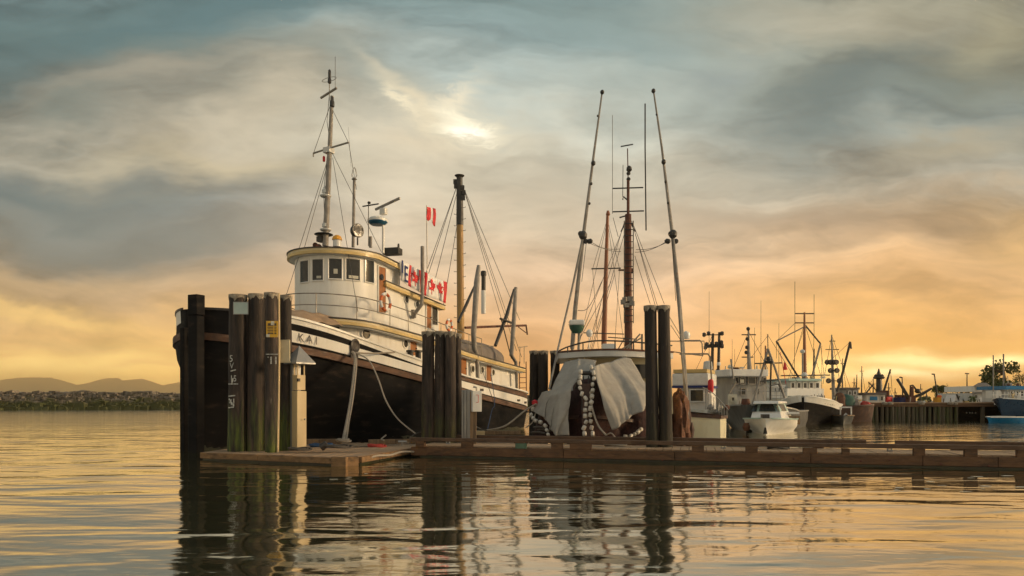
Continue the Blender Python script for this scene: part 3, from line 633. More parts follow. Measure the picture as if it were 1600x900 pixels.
wires('shroud', [(hd1, TS(655,456,1)), (hd1, TS(660,457,1.2)), (mp_(715,296,ax_), TS(673,464,1.5)), (mp_(716,340,ax_), TS(693,476,1.4)), (hd2, TS(783,497,.5)), (hd2, TS(815,558,.5)), (mp_(727,300,ax_), TS(812,500,.6)), (mp_(728,308,ax_), TS(807,548,.6))], .016)
# grey davit posts on the boat deck, black braces, rusty boom
def wpost(name, pts, t, r, mt, par=tug):
    q = S(); q.tube([TS(a, b, t) for a, b in pts], r, 10); return q.build(name, M[mt], par)
wpost('davit_post', [(748,415), (745,440), (740,520), (741,545), (745,555), (746.5,594)], 2.5, [.10,.15,.14,.13,.11,.10], 'grey_pipe')
wpost('davit_post', [(806,449), (803,500), (799,555), (806,566), (808,612)], 2.45, [.10,.13,.12,.1,.09], 'grey_pipe')
wpost('boom', [(741,448), (730,473), (716,503)], 1.4, [.06,.09,.07], 'black_metal')
wpost('boom', [(803,452), (792,492), (774,540)], 1.4, [.06,.12,.10], 'black_metal')
wpost('brace', [(782,498), (801,505)], 1.6, [.07,.07], 'black_metal'); wpost('brace', [(783,498), (799,560)], 1.6, [.035,.03], 'black_metal')
wpost('gantry_rail', [(727,512), (775,510), (822,508.5)], 1.0, [.07]*3, 'rust'); wpost('gantry_leg', [(822,508.5), (824,523)], 1.0, [.05,.05], 'rust'); wpost('gantry_brace', [(810,511),(822,520)], 1.0, [.03,.03], 'rust')
wpost('handrail', [(722,535), (748,540.5), (772,541)], 2.3, [.025]*3, 'rail_metal')
# canvas-covered workboat on the boat deck
q = S(); rows = []
for i in range(15):
    t = i/14; x = 14.7+6.9*t; ht = interp([(0,.15),(.2,.75),(.5,1.15),(.85,1.3),(1,1.2)], t); wd = interp([(0,.3),(.3,1.35),(.8,1.6),(1,1.4)], t); r = []
    for j in range(13):
        a = math.pi*j/12; r.append((x, -wd*math.cos(a), bdz(x)+.1+ht*(math.sin(a)**.6)+.03*math.sin(j*2.1+i*1.3)))
    rows.append(r)
q.grid(rows); q.add(rows[-1], [tuple(range(13))]); q.add(rows[0], [tuple(range(13))[::-1]]); q.build('canvas_cover', M['canvas'], tug)
# stern ladder
for s_ in (811.5, 822): wpost('ladder_rail', [(s_, 565), (s_+.5, 612)], 2.0, [.03,.03], 'rust')
for py in range(582, 612, 8): wpost('ladder_rung', [(811.5, py), (822, py)], 2.0, [.022,.022], 'rust')
for px in (812.5, 819): wpost('aft_rail_post', [(px, 541), (px, 568)], 2.3, [.02,.02], 'rail_metal')
wpost('aft_rail', [(811,543), (824,541)], 2.3, [.018,.018], 'rail_metal')
# black bollards on the side deck and tan canvas before the house
for px in (641, 653.5):
    q = S(); c = TS(px, 562, 2.55); q.lathe([(.13,-.05),(.13,.32),(.18,.34),(.18,.42),(.1,.43)], c, (0,0,1), 14); q.build('bollard', M['black_metal'], tug)
q = S(); rows = []
for i in range(9):
    t = i/8; x = 3.3+2.5*t; rows.append([(x, (j/8*2-1)*1.9, 4.62+.62*math.sin(math.pi*j/8)**.5*(.35+.65*math.sin(math.pi*min(t,.5)))+.04*math.sin(3*j+2*i)) for j in range(9)])
q.grid(rows); q.build('hatch_canvas', M['tan_canvas'], tug)
# ================================================================== FLOATS, PILES AND WHAT STANDS ON THEM
# ---- left float
fz = .22
A_, B_, C_, D_, E_, F_ = (-8.75,19.95), (-4.45,18.15), (-4.02,18.45), (-2.98,22.3), (-3.3,24.2), (-8.35,24.6)
fl = thing('mooring_float', 'low weathered plank float under the left pile cluster, its corner towards the viewer', 'float', (-6, 21, 0))
def lerp2(a, b, t): return (a[0]+(b[0]-a[0])*t, a[1]+(b[1]-a[1])*t)
n = 34
for i in range(n):                       # deck planks side by side, front to back
    p = []
    for t in (i/n+.0012, (i+1)/n-.0012):
        fr_ = lerp2(A_, B_, t); bk = lerp2(F_, E_, t) ; p.append((fr_, bk))
    dz = random.uniform(-.006, .006)
    (a, d), (b, c) = p
    q = MB(); q.hexa([(*a, .16), (*b, .16), (*c, .16), (*d, .16), (*a, fz+dz), (*b, fz+dz), (*c, fz+dz), (*d, fz+dz)]); q.build('deck_board', M['deck_board'], fl, world=True)
q = MB(); q.prism([(*p, .155) for p in (B_, C_, D_, E_)], (0,0,fz-.155)); q.build('deck_end', M['deck_board'], fl, world=True)
for a, b in ((A_, lerp2(A_,B_,.44)), (lerp2(A_,B_,.442), lerp2(A_,B_,.985)), (C_, lerp2(C_,D_,.3)), (lerp2(C_,D_,.305), D_), (F_, A_)):
    q = MB(); d = Vector((b[0]-a[0], b[1]-a[1], 0)).normalized(); o = Vector((d.y, -d.x, 0))*.05
    q.bar(Vector((*a, .135))+o, Vector((*b, .135))+o, .1, .16); q.build('edge_timber', M['dock_edge'], fl, world=True, bevel=.012)
    q = MB(); q.bar(Vector((*a, -.02))-o*.6, Vector((*b, -.02))-o*.6, .1, .15); q.build('wet_shade_skirt', M['wet_shade_timber'], fl, world=True)  # inset strip coloured dark for wet algae and the shadow gap at the waterline
for c, w_ in ((lerp2(A_,B_,.995), .42), ((-4.2,18.28), .34)):
    q = MB(); q.box((c[0]+.05, c[1]-.08, .11), (w_, .16, .26), -.25 if w_ > .4 else .5); q.build('corner_block', M['dock_edge'], fl, world=True, bevel=.015)
for a, b in ((( -7.2,23.6), (-5.75,23.75)), ((-4.75,23.3), (-3.05,23.9))):
    q = MB(); q.bar((*a, fz+.09), (*b, fz+.09), .16, .16); tag(q.build('kerb_timber', M['post_wood'], world=True, bevel=.012), 'squared kerb timber on the float, '+('next to the cream pedestal' if a[0] < -7 else 'between the white line and the middle piles'), 'timber')
# ---- main dock with its bull rails
d0, d1 = Vector((-2.95, 21.05, 0)), Vector((19.5, 15.27, 0)); dd = (d1-d0).normalized(); dn = Vector((-dd.y, dd.x, 0)); dl = (d1-d0).length
def DK(s, o, z): return d0+dd*s+dn*o+Vector((0, 0, z))
def DS(px, o=0):                         # distance along the dock at which a photo column meets it
    k = (px-800)/F; a = d0+dn*o; return (k*a.y-a.x)/(dd.x-k*dd.y)
dock = thing('main_dock', 'long timber dock float with raised bull rails running to the right edge', 'dock', d0)
def dbox(name, s0, s1, o0, o1, z0, z1, m_, bev=.01, lab=None):
    q = MB(); q.hexa([DK(s, o, z) for z in (z0, z1) for s, o in ((s0,o0),(s1,o0),(s1,o1),(s0,o1))]); r = q.build(name, m_, dock, world=True, bevel=bev)
    if lab: r['label'] = lab
    return r
s_ = .0
ends = [DS(667), DS(880), DS(1054), DS(1267), DS(1442), DS(1560), dl]
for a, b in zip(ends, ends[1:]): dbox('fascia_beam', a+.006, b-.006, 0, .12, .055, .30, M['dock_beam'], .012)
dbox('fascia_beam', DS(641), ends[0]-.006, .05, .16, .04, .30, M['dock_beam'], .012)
dbox('wet_shade_skirt', .2, dl, .07, .18, -.12, .054, M['wet_shade_timber'])  # wet band and gap shadow under the fascia, both in the strip's colour
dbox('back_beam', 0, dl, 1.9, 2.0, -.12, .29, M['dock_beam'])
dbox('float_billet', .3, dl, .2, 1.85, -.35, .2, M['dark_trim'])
x = .02; k = 0
while x < dl-.3 and k < 99:
    w_ = .235+random.uniform(-.004, .004); dbox('deck_board', x, x+w_-.014, .14, 1.88, .30, .335+random.uniform(-.004,.004), M['deck_board'], 0); x += w_; k += 1
for i, (a, b) in enumerate(((649,663),(720,738),(861,879),(890,924),(1081,1100),(1165,1184),(1255,1277),(1316,1328),(1428,1446),(1508,1528),(1590,1612),(1680,1702),(1780,1800))):
    dbox('rail_block', DS(a), DS(b), .004, .14, .30, .47 if i not in (6,7) else .455, M['dock_beam'], .01)
dbox('green_block', DS(805), DS(822), .0, .12, .302, .452, M['green_paint'], .006, 'green painted block under the bull rail')
for a, b, zt in ((641,1012,.575), (985,1316,.578), (1316,1900,.585)):
    dbox('bull_rail', DS(a)+.004, min(DS(b), dl)-.004, 0, .15, .47, zt, M['dock_rail'], .014)
for a, b in ((DS(705,1.8), DS(1354,1.8)), (DS(1400,1.8), dl)):
    dbox('bull_rail', a, b, 1.8, 1.94, .47, .58, M['dock_rail'], .014)
x = DS(720,1.8)
while x < dl-.5:
    if not DS(1350,1.8) < x < DS(1402,1.8): dbox('rail_block', x, x+.3, 1.81, 1.93, .335, .47, M['dock_beam'], .01)
    x += 1.75
for px in (690, 760, 835, 905, 1035, 1120, 1210, 1240, 1345, 1390, 1470, 1545):   # bolt heads along the fascia
    q = S(); q.lathe([(.028,0),(.028,.012),(.015,.02)], DK(DS(px), 0, .12+.06*math.sin(px)), -dn, 8); q.build('bolt', M['rust'], dock, world=True)
# ---- piles
def pile(x, y, r, z1, lab, grp, lean=(0,0), cap=True, z0=-.8, mt='pile'):
    if lean == (0,0): lean = (random.uniform(-.05,.05), random.uniform(-.05,.05))
    q = S(); n = 24; k = 26; ph = random.uniform(0, 6); rows = []
    for i in range(k+1):
        t = i/k; z = z0+(z1-z0)*t; rr = r*(1.07-.12*t)*(1+.05*mnoise.noise(Vector((x*3, z*1.6, ph)))+.03*mnoise.noise(Vector((x*3, z*5, ph))))
        rows.append([(x+lean[0]*t+rr*(1+.025*math.sin(3*a+ph)+.02*math.sin(5*a+z*1.3+ph))*math.cos(a), y+lean[1]*t+rr*(1+.025*math.sin(3*a+ph)+.02*math.sin(5*a+z*1.3+ph))*math.sin(a), z) for a in (2*math.pi*j/n for j in range(n))])
    q.grid(rows, closed=True); q.add(rows[-1], [tuple(range(n))])
    o = q.build('piling', M[mt], world=True); tag(o, lab, 'piling', grp)
    FR[o.name] = Matrix.Translation(o.location)
    if cap:
        q = S(); n = 28; rr = r*.955; rows = []
        for h_, e in ((0, .0), (.5, .012), (1, .01)):
            rows.append([(x+lean[0]+(rr+.012+e)*math.cos(a), y+lean[1]+(rr+.012+e)*math.sin(a), z1+.02-(1-h_)*(.13+.05*math.sin(a*5+ph)+.03*math.sin(a*11))) for a in (2*math.pi*j/n for j in range(n))])
        c = [(x+lean[0], y+lean[1], z1+.05)]*n; rows.append(c); q.grid(rows, closed=True); q.build('pile_cap', M['cap'], o, world=True)
    return o
def pilepx(px, D, w, ytop, lab, grp, **k):
    return pile((px-800)/F*D, D, w/F*D/2, H+(HY-ytop)/F*D, lab, grp, **k)
GL, GM, GR, GB = 'piles of the left dolphin', 'piles of the middle dolphin', 'pair of tall piles in the dock', 'piles behind the tug stern'
pa = pilepx(370.5, 20.4, 27, 462, 'tall dark pile with white draught marks, leftmost of the left cluster', GL, lean=(.03,0))
pb = pilepx(399, 20.5, 25, 461, 'dark streaked pile with green foot, second from left in the left cluster', GL)
pc = pilepx(412, 21.5, 22, 470, 'slightly shorter dark pile hidden behind the yellow sign pile', GL)
pc2 = pilepx(385, 21.6, 20, 470, 'rear pile seen in the gap beside the pile with draught marks', GL)
pd = pilepx(425, 20.0, 20, 459, 'dark pile carrying the yellow notice in the left cluster', GL)
pe = pilepx(444.5, 20.7, 19, 463, 'rightmost pile of the left cluster with a cream panel on it', GL)
q = S(); q.tube([P(435.5,458,20.1), P(436,560,20.1), P(434,709,19.9)], .035, 8); tag(q.build('conduit_pipe', M['pedestal_cream'], world=True), 'thin cream conduit running down between the two right piles of the left cluster', 'pipe')
for i, (px, D, w_, y) in enumerate(((668.5,22.8,20,519),(687,22.8,19,519),(704,22.6,17,520),(716,23.6,13,523))):
    pilepx(px, D, w_, y, ['weathered pile on the left of the middle cluster', 'second pile of the middle cluster, capped in grey', 'third pile of the middle cluster, rust stained', 'slim rightmost pile of the middle cluster beside the grey channel post'][i], GM, mt='pile_mid')
for px, dx, lab in ((1016.5,.08,'left one of two tall black piles standing through the dock'), (1037.5,.09,'right one of two tall black piles standing through the dock')):
    o = pilepx(px+4, 20.4, 19.5, 479, lab, GR, lean=(-dx,0), mt='pile_dark')
for px, D, y in ((834,30,549),(849,29.6,549),(842,30.8,552),(868,30,549)):
    pilepx(px, D, 15 if px != 842 else 12, y, {834:'leftmost pile behind the tug stern',849:'pile behind the tug stern just left of the gap of sky',842:'rear pile wedged between the two left piles at the tug stern',868:'pile right of the gap of sky behind the tug stern'}[px], GB, mt='pile_dark')
# draught marks on the first pile
cx, r_ = (370.5-800)/F*20.4, 27/F*20.4/2
def onp(px, py):
    x = (px-800)/F*20.15; dx = max(min(x-cx, r_*.95), -r_*.95); return Vector((cx+dx, 20.4-math.sqrt(r_*r_*1.2-dx*dx)-.012, H+(HY-py)/F*20.2))
for a, b in (((361,580),(369,578)), ((357,600),(372,600)), ((357,619),(368,618)), ((357,637),(366,636)), ((365,591),(363,599)), ((358,623),(366,634)), ((366,623),(366,635))):
    q = MB(); q.bar(onp(*a), onp(*b), .022, .03); q.build('draught_mark', M['chalk'], pa, world=True)
for ch, px, py, s in (('5', 362, 561, .22), ('V', 363, 572, .2), ('1', 362.5, 592, .2), ('5', 368, 592, .2), ('4', 361, 629, .2)):
    q = MB(); lettering(q, ch, s*1.25, onp(px, py)+Vector((0,-.01,0)), (1,0,0), (0,0,1), .8); q.build('draught_numeral', M['chalk'], pa, world=True)
# signs on the piles
def sign(name, px0, py0, px1, py1, D, m_, lab, cat='sign', th=.02):
    a, b = P(px0, py0, D), P(px1, py1, D); c = (a+b)/2; t = thing(name, lab, cat, (c.x, c.y, b.z))
    q = MB(); q.box(c, (b.x-a.x, th, a.z-b.z)); q.build('board', m_, t, world=True, bevel=.004); return t, a, b, c
t, a, b, c = sign('pile_sign', 365, 472, 388, 491, 19.9, M['sign_teal'], 'blank pale teal plate nailed high on the leftmost piles')
q = MB(); frame(q, c+Vector((0,-.012,0)), (0,-1,0), b.x-a.x+.01, a.z-b.z+.01, .018, .008); q.build('edge', M['galv'], t, world=True)
t, a, b, c = sign('notice_sign', 416, 501.5, 434.5, 527, 19.6, M['sign_yellow'], 'yellow printed notice board with a worn white corner on the dark pile')
w_ = b.x-a.x; h_ = a.z-b.z; q = MB()
for i, (l, hh) in enumerate(((.7,.05),(.8,.018),(.84,.018),(.7,.018),(.8,.018),(.6,.018),(.7,.03))):
    for k, f in enumerate((.38, .25, .22)):
        q.box((a.x+w_*(.12+.29*k+f/2*.8), c.y-.013, a.z-h_*(.2+i*.095)), (w_*f*l, .004, hh))
q.build('print', M['dark_trim'], t, world=True)
q = MB(); q.box((a.x+w_*.55, c.y-.0135, a.z-h_*.14), (w_*.28, .005, h_*.24), .1); q.box((a.x+w_*.16, c.y-.0132, b.z+h_*.1), (w_*.28, .005, h_*.18)); q.build('torn_patch', M['old_paper'], t, world=True)
t, a, b, c = sign('panel_box', 436, 531, 453, 566, 20.25, M['sign_cream'], 'stained cream panel box strapped below the right pile top', 'panel', .06)
q = MB(); q.box((c.x, c.y-.02, b.z+.01), (b.x-a.x+.04, .09, .05)); q.build('ledge', M['sign_cream'], t, world=True)
q = MB(); 
for px in (419, 423.5, 431): q.box(P(px, 563 if px > 420 else 558, 19.63), (.03, .012, .2 if px > 420 else .02))
q.box(P(425,553.5,19.62), (.34,.012,.02)); tag(q.build('painted_mark', M['chalk'], world=True), 'faded white painted mark below the yellow notice', 'marking')
# ---- power pedestal with its pyramid hood
pp = P(467.5, 695, 20.6); pz = fz
ped = thing('power_pedestal', 'cream shore-power cabinet on the left float under a grey pyramid hood', 'cabinet', (pp.x, pp.y, pz))
ya = R(-38); ca_, sa_ = math.cos(ya), math.sin(ya)
def pb_(name, w, d, z0, z1, m_, dx=0, dy=0, bev=.01):
    q = MB(); q.box((pp.x+dx*ca_-dy*sa_, pp.y+dx*sa_+dy*ca_, (z0+z1)/2), (w, d, z1-z0), ya); return q.build(name, m_, ped, world=True, bevel=bev)
zz = lambda py: H+(HY-py)/F*20.6
pb_('cabinet', .26, .32, pz+.06, zz(611), M['pedestal_cream']); pb_('plinth', .2, .2, pz, pz+.06, M['dark_trim'], bev=0)
pb_('back_channel', .12, .30, pz, zz(568), M['galv'], -.19, 0)
pb_('meter_box', .24, .28, zz(609.5), zz(586), M['pedestal_cream'], .0, -.01); 
for dx, dy in ((-.08,-.11), (.08,-.11), (.08,.11)): pb_('hood_post', .035, .035, zz(586), zz(566), M['pedestal_cream'], dx, dy, 0)
q = MB(); e = .33; zt = zz(567); base_ = [(pp.x+a*ca_*e-b*sa_*e, pp.y+a*sa_*e+b*ca_*e, zt) for a, b in ((-1,-1),(1,-1),(1,1),(-1,1))]
q.add(base_+[(p[0], p[1], zt-.04) for p in base_]+[(pp.x, pp.y, zz(540))], [(0,1,8),(1,2,8),(2,3,8),(3,0,8),(0,4,5,1),(1,5,6,2),(2,6,7,3),(3,7,4,0),(4,7,6,5)]); q.build('hood', M['galv'], ped, world=True)
q = MB(); q.box((pp.x+.04, pp.y-.19, zz(594)), (.07,.07,.09), ya); q.build('socket', M['black_metal'], ped, world=True)
q = S(); q.lathe([(.015,0),(.03,.02),(.02,.06)], (pp.x+.17, pp.y-.08, zz(655)), (.8,-.6,0), 8); q.build('latch', M['galv'], ped, world=True)
# ---- middle: channel post, timber post, box
q = MB(); a = P(729, 683, 22.2); w_ = 15/F*22.2; zt = H+(HY-609)/F*22.2
for dx, ww, dy in ((-w_*.42,.04,-.06), (-w_*.12,.05,-.06), (w_*.3,.12,-.03)): q.box((a.x+dx, a.y+dy, (zt+.3)/2), (ww, .06, zt-.3))
q.box((a.x, a.y+.02, (zt+.3)/2), (w_, .05, zt-.3)); tag(q.build('steel_channel', M['galv'], world=True), 'ribbed grey steel channel standing beside the middle pile cluster', 'post')
q = MB(); a = P(739.5, 683, 21.9); zt = H+(HY-612)/F*21.9; q.box((a.x, a.y, (zt+.33)/2), (.19, .16, zt-.33)); tag(q.build('timber_post', M['post_wood'], world=True, bevel=.01), 'square brown timber post holding the small electrical box', 'post')
c = P(744.5, 627, 21.7); eb = thing('electrical_box', 'pale grey electrical box with a red label on the timber post', 'box', (c.x, c.y, c.z-.32))
q = MB(); q.box(c, (.3, .14, .64), .35); q.build('case', M['grey_white'], eb, world=True, bevel=.012)
q = MB(); frame(q, c+Vector((.02,-.085,.08)), (-.34,-.94,0), .10, .24, .012, .01); q.build('red_label', M['red'], eb, world=True)
q = S(); q.tube([c+Vector((0,0,.32)), c+Vector((0,0,.42)), c+Vector((-.1,0,.45))], .03, 6); q.build('cable_gland', M['galv'], eb, world=True)
# ---- mooring lines and clutter
def rope(l, r, lab, m_='rope', cat='rope', n=6, name='mooring_line'):
    q = S(); q.tube(smooth(l, 8), r, n); return tag(q.build(name, M[m_], world=True), lab, cat)
hp = P(551, 548, 27.0)
rope([P(551,550,26.2), P(555,562,25.8), P(549,620,24.7), P(542,660,23.8), P(536,690,22.6)], .055, 'thick doubled white line from the tug bow fairlead down to the float')
rope([P(552,551,26.15), P(557,566,25.7), P(552,618,24.7), P(545,660,23.8), P(541,689,22.7)], .03, 'thinner strand twisted beside the thick white line of the tug', 'rope')
rope([P(553,550,26.2), P(576,563,25.5), P(590,590,24.8), P(603,626,24.2), P(622,655,23.6), P(650,678,23.1)], .026, 'slack grey line sagging from the tug fairlead to the middle piles')
rope([P(553,551,26.3), P(585,552,27), P(625,550,29.5)], .032, 'line running level from the fairlead along the tug bulwark')
rope([P(640,684,22.4), P(655,676,23.2), P(690,672,23.2)], .02, 'short slack line near the foot of the middle piles', 'rope_dark')
rope([P(744,667,23.6), P(752,671,23.6), P(762,672,23.5), P(790,665,23.3), P(820,642,23.4), P(838,631,23.2)], .028, 'pale line rising from the dock to the net-covered boat')
rope([P(767,583,34), P(773,628,30), P(769,640,28), P(762,670,23.5)], .015, 'thin blue line hanging from the tug side to the dock', 'rope_blue')
rope([P(750,570,35), P(768,618,31), P(774,640,29)], .015, 'thin grey guy line on the tug side', 'rope_dark')
rope([P(760,672,23.4), P(745,668,23.6), P(732,650,24.5)], .02, 'short grey line looped behind the timber post', 'rope_dark')
def coil(c, r, n_, m_, lab, tr=.02):
    pts = []
    for i in range(n_*14): a = 2*math.pi*i/14; rr = r*(1-.25*i/(n_*14))*(1+.15*math.sin(a*1.3)); pts.append((c.x+rr*math.cos(a)*1.5, c.y+rr*math.sin(a), c.z+.02+.035*(i/14)*.6+.02*math.sin(a*2)))
    q = S(); q.tube(pts, tr, 5); return tag(q.build('rope_coil', M[m_], world=True), lab, 'rope')
coil(P(503,699,19.9), .25, 4, 'rope_blue', 'blue and dark rope heap lying in the middle of the left float')
coil(P(527,700,19.8), .28, 3, 'rope_dark', 'dark rope tangle beside the blue rope heap on the float')
coil(P(588,699,19.9), .18, 3, 'rope_red', 'small red rope tangle on the right half of the left float')
coil(P(536,691,22.3), .16, 4, 'rope', 'pale rope turns at the foot of the thick white line')
coil(P(467,704,19.6), .22, 3, 'rope_dark', 'dark rope coil at the foot of the cream pedestal')
rope([P(499,697,20), P(520,699,19.9), P(560,698,20), P(600,697,20.3), P(640,692,21)], .022, 'dark hose lying along the left float towards the dock', 'rope_dark', 'hose', name='hose')
rope([P(576,716,18.9), P(590,712,19.2), P(610,711,19.8), P(628,706,20.6), P(650,706,21.2)], .03, 'frayed pale rope draped along the edge of the left float', 'rope')
rope([P(600,688,22.4), P(596,686,22.8), P(603,680,23.6)], .025, 'pale rope end over the kerb timber', 'rope')
q = S(); q.lathe([(.1,0),(.11,.04),(.1,.2),(.07,.22)], P(501,700,19.7), (.8,.2,.6), 12); tag(q.build('bucket', M['dark_trim'], world=True), 'small dark bucket tipped beside the blue rope heap', 'bucket')
q = S(); c = P(628.5,690,21.3); q.tube([c-Vector((.12,0,0)), c+Vector((.14,0,.0))], .03, 8); q.tube([c-Vector((0,0,.03)), c+Vector((0,0,-.12))], .03, 8); tag(q.build('cleat', M['galv'], world=True), 'grey mooring cleat near the join of float and dock', 'cleat')
q = MB(); 
c = P(774,676,23.6); q.box(c, (1.7,.22,.12), .02); tag(q.build('loose_plank', M['post_wood'], world=True, bevel=.01), 'long loose brown plank lying behind the dock rail', 'plank')
q = MB(); c = P(748,676.5,23.3); q.box(c, (.4,.2,.14), .1); tag(q.build('wood_block', M['pedestal_cream'], world=True, bevel=.01), 'yellow wooden block beside the loose plank', 'block')
q = MB(); q.prism([(-3.0,23.0,.05),(0.4,23.0,.05),(0.6,25.4,.05),(-3.0,25.4,.05)], (0,0,.24)); tag(q.build('finger_float', M['deck_board'], world=True), 'short finger float behind the dock between tug and net boat', 'float')

# ---- small things on the main dock
def cleat(px, lab):
    c = DK(DS(px, .95), .95, .335); t = MB(); t.box(c+Vector((0,0,.02)), (.12,.08,.04)); q = S(); q.v, q.f = t.v, t.f; q.tube([c+Vector((-.16,0,.11)), c+Vector((-.06,0,.09)), c+Vector((.06,0,.09)), c+Vector((.16,0,.11))], .02, 8)
    for s_ in (-.05,.05): q.tube([c+Vector((s_,0,.03)), c+Vector((s_,0,.1))], .018, 6)
    tag(q.build('cleat', M['galv'], world=True), lab, 'cleat')
cleat(700, 'small steel cleat on the main dock below the middle piles'); cleat(1130, 'small steel cleat on the main dock in front of the cream boat'); cleat(1390, 'small steel cleat on the main dock near the break in the far rail')
coil(DK(DS(960,1.2), 1.2, .34), .22, 5, 'rope', 'pale coiled line on the main dock in front of the tarp tip')
coil(DK(DS(1215,1.1), 1.1, .34), .2, 4, 'rope_dark', 'dark coiled line on the main dock in front of the white cruiser')
# ================================================================== THE NET-COVERED FISHING BOAT
NX, NY, NA = P(917,650,22.9).x, 22.9, R(72)
net = thing('fishing_boat', 'bow-on fishing boat shrouded in grey tarps, maroon netting and white floats, with tall trolling poles', 'fishing boat', (NX, NY, 0), NA)
FN = FR[net.name]
def NB(q, name, m_, par=net, **k): return q.build(name, M[m_], par, world=True, **k)
nh = Hull(9.2, 3.9, lambda x: interp([(0,1.15),(1.2,.95),(3,.9),(10.2,1.0)], x), bow=3.6, stern=2, sw=.75, wl=1.5, dk=2.8, rake=.12)
q = S(); nh.strip(q, lambda x: -.5, nh.sheer, n=30, k=6); q.build('hull', M['maroon'], net)
q = S(); nh.deck(q, lambda x: nh.sheer(x)-.15); q.build('deck', M['deck_board'], net)
q = S(); nh.belt(q, lambda x: nh.sheer(x)+.02, .1, .06, x0=.1); q.build('gunwale', M['brown_hull'], net)
# wheelhouse in world co-ordinates: front face at D=25.5
q = MB()
wl, wr = P(886,600,26.2), P(1046,600,26.2); z0, z1 = 1.2, H+(HY-551)/F*26.2
q.hexa([(wl.x,26.2,z0),(wr.x,25.6,z0),(wr.x+.5,29.4,z0),(wl.x+.5,30,z0),(wl.x+.1,26.4,z1),(wr.x-.05,25.8,z1),(wr.x+.45,29.4,z1),(wl.x+.6,30,z1)]); NB(q, 'wheelhouse', 'cream')
# visor roof, curved
q = S(); rows = []
for i in range(15):
    t = i/14; px = 872+(1052-872)*t; y = 551-4*math.sin(math.pi*min(1, t*1.1)); D = 26.2-.9*math.sin(math.pi*t)
    a = P(px, y, D); b = a+Vector((.15, 4.2-.2*math.sin(math.pi*t), 0)); rows.append([a-Vector((0,0,.22)), a, b, b-Vector((0,0,.22))])
q.grid(rows, closed=True); q.add(rows[0], [(0,1,2,3)]); q.add(rows[-1], [(3,2,1,0)]); NB(q, 'visor_roof', 'grey_white')
q = S(); q.tube([r[1]+Vector((0,-.01,.02)) for r in rows], .035, 6); NB(q, 'roof_edge', 'rust')
q = MB(); c = P(1002,580,25.75); panel(q, c, (-.1,-1,0), .5, .5, .04); NB(q, 'window', 'glass')
q = MB(); c = P(958,582,25.9); panel(q, c, (-.1,-1,0), .6, .5, .04); NB(q, 'window', 'glass')
# roof railing
for hgt, nm in ((0,'roof_rail'),):
    q = S(); q.tube(smooth([P(872,549,26.3), P(890,541,25.9), P(925,533,25.4), P(968,533,25.3), P(1010,536,25.4), P(1050,540,26)], 5), .028, 6); NB(q, nm, 'black_metal')
for px, y0, y1 in ((874,548,552),(887,542,551),(911,536,549),(961,533,547),(990,534,547),(1012,536,548)):
    q = S(); q.tube([P(px,y0,25.5), P(px,y1,25.5)], .024, 6); NB(q, 'rail_post', 'black_metal')
# cloth helper: Coons patch over four edges
def coons(top, bot, lef, rig, n=26, m=22, wr=.05, seed=0, fold=(5, 2)):
    def at(l, t):
        if not isinstance(l[0], Vector): l = [Vector(v) for v in l]
        ls = [0]; 
        for a, b in zip(l, l[1:]): ls.append(ls[-1]+(b-a).length)
        d = t*ls[-1]
        for i in range(len(l)-1):
            if d <= ls[i+1]+1e-9: return l[i].lerp(l[i+1], (d-ls[i])/max(ls[i+1]-ls[i], 1e-9))
        return l[-1]
    rows = []
    for i in range(n+1):
        u_ = i/n; r = []
        for j in range(m+1):
            v_ = j/m
            p = at(top,u_)*(1-v_)+at(bot,u_)*v_+at(lef,v_)*(1-u_)+at(rig,v_)*u_ - (at(top,0)*(1-u_)*(1-v_)+at(top,1)*u_*(1-v_)+at(bot,0)*(1-u_)*v_+at(bot,1)*u_*v_)
            e = math.sin(math.pi*min(max(u_,.02),.98))**.5
            ph = fold[0]*u_*(1+.25*math.sin(v_*2+seed))+1.1*mnoise.noise(Vector((u_*2, v_*fold[1], seed)))+seed
            d = .45*math.sin(ph*2)+.25*math.sin(ph*3.7+1.3)+.14*abs(math.sin(ph*5.3+v_*3))+.5*mnoise.noise(Vector((u_*3, v_*2.4, seed+5)))
            r.append(p+Vector((d*wr*.25, -(d+1)*wr*(.35+.65*v_)*e, -.02*abs(d)*e)))
        rows.append(r)
    q = S(); q.grid(rows); return q
Q = lambda l: [P(*a) for a in l]
q = coons(Q([(926,572,23.2),(950,566,24.4),(975,558,25.2),(982,560,25.3)]), Q([(957,672,22.1),(985,651,22.5),(1012,632,22.9)]), Q([(926,572,23.2),(931,600,22.5),(944,640,22.2),(957,672,22.1)]), Q([(982,560,25.3),(1000,585,24.6),(1014,608,23.7),(1012,632,22.9)]), wr=.3, seed=3, fold=(7,1.3), n=44, m=34)
NB(q, 'tarpaulin', 'tarp', solid=.012)['label'] = 'large pale grey tarp over the right front of the boat'
q = coons(Q([(882,566,25.6),(905,560,25.3),(932,563,25.2)]), Q([(856,624,24.3),(880,616,24.2),(904,604,23.9),(920,596,23.6)]), Q([(882,566,25.6),(868,594,24.8),(856,624,24.3)]), Q([(932,563,25.2),(926,577,24.3),(920,596,23.6)]), wr=.12, seed=8)
NB(q, 'tarpaulin', 'tarp', solid=.012)['label'] = 'grey tarp over the left front of the wheelhouse'
q = coons(Q([(847,613,24.2),(870,606,23.8),(889,598,23.4),(902,589,23.3)]), Q([(834,643,24.2),(852,655,23.7),(866,680,22.8),(888,680,22.6)]), Q([(847,613,24.2),(839,628,24.3),(834,643,24.2)]), Q([(902,589,23.3),(891,607,23.0),(889,640,22.8),(888,680,22.6)]), wr=.26, seed=12, fold=(8,1.2), n=40, m=30)
NB(q, 'tarpaulin', 'tarp', solid=.012)['label'] = 'grey tarp hanging in folds over the left bow'
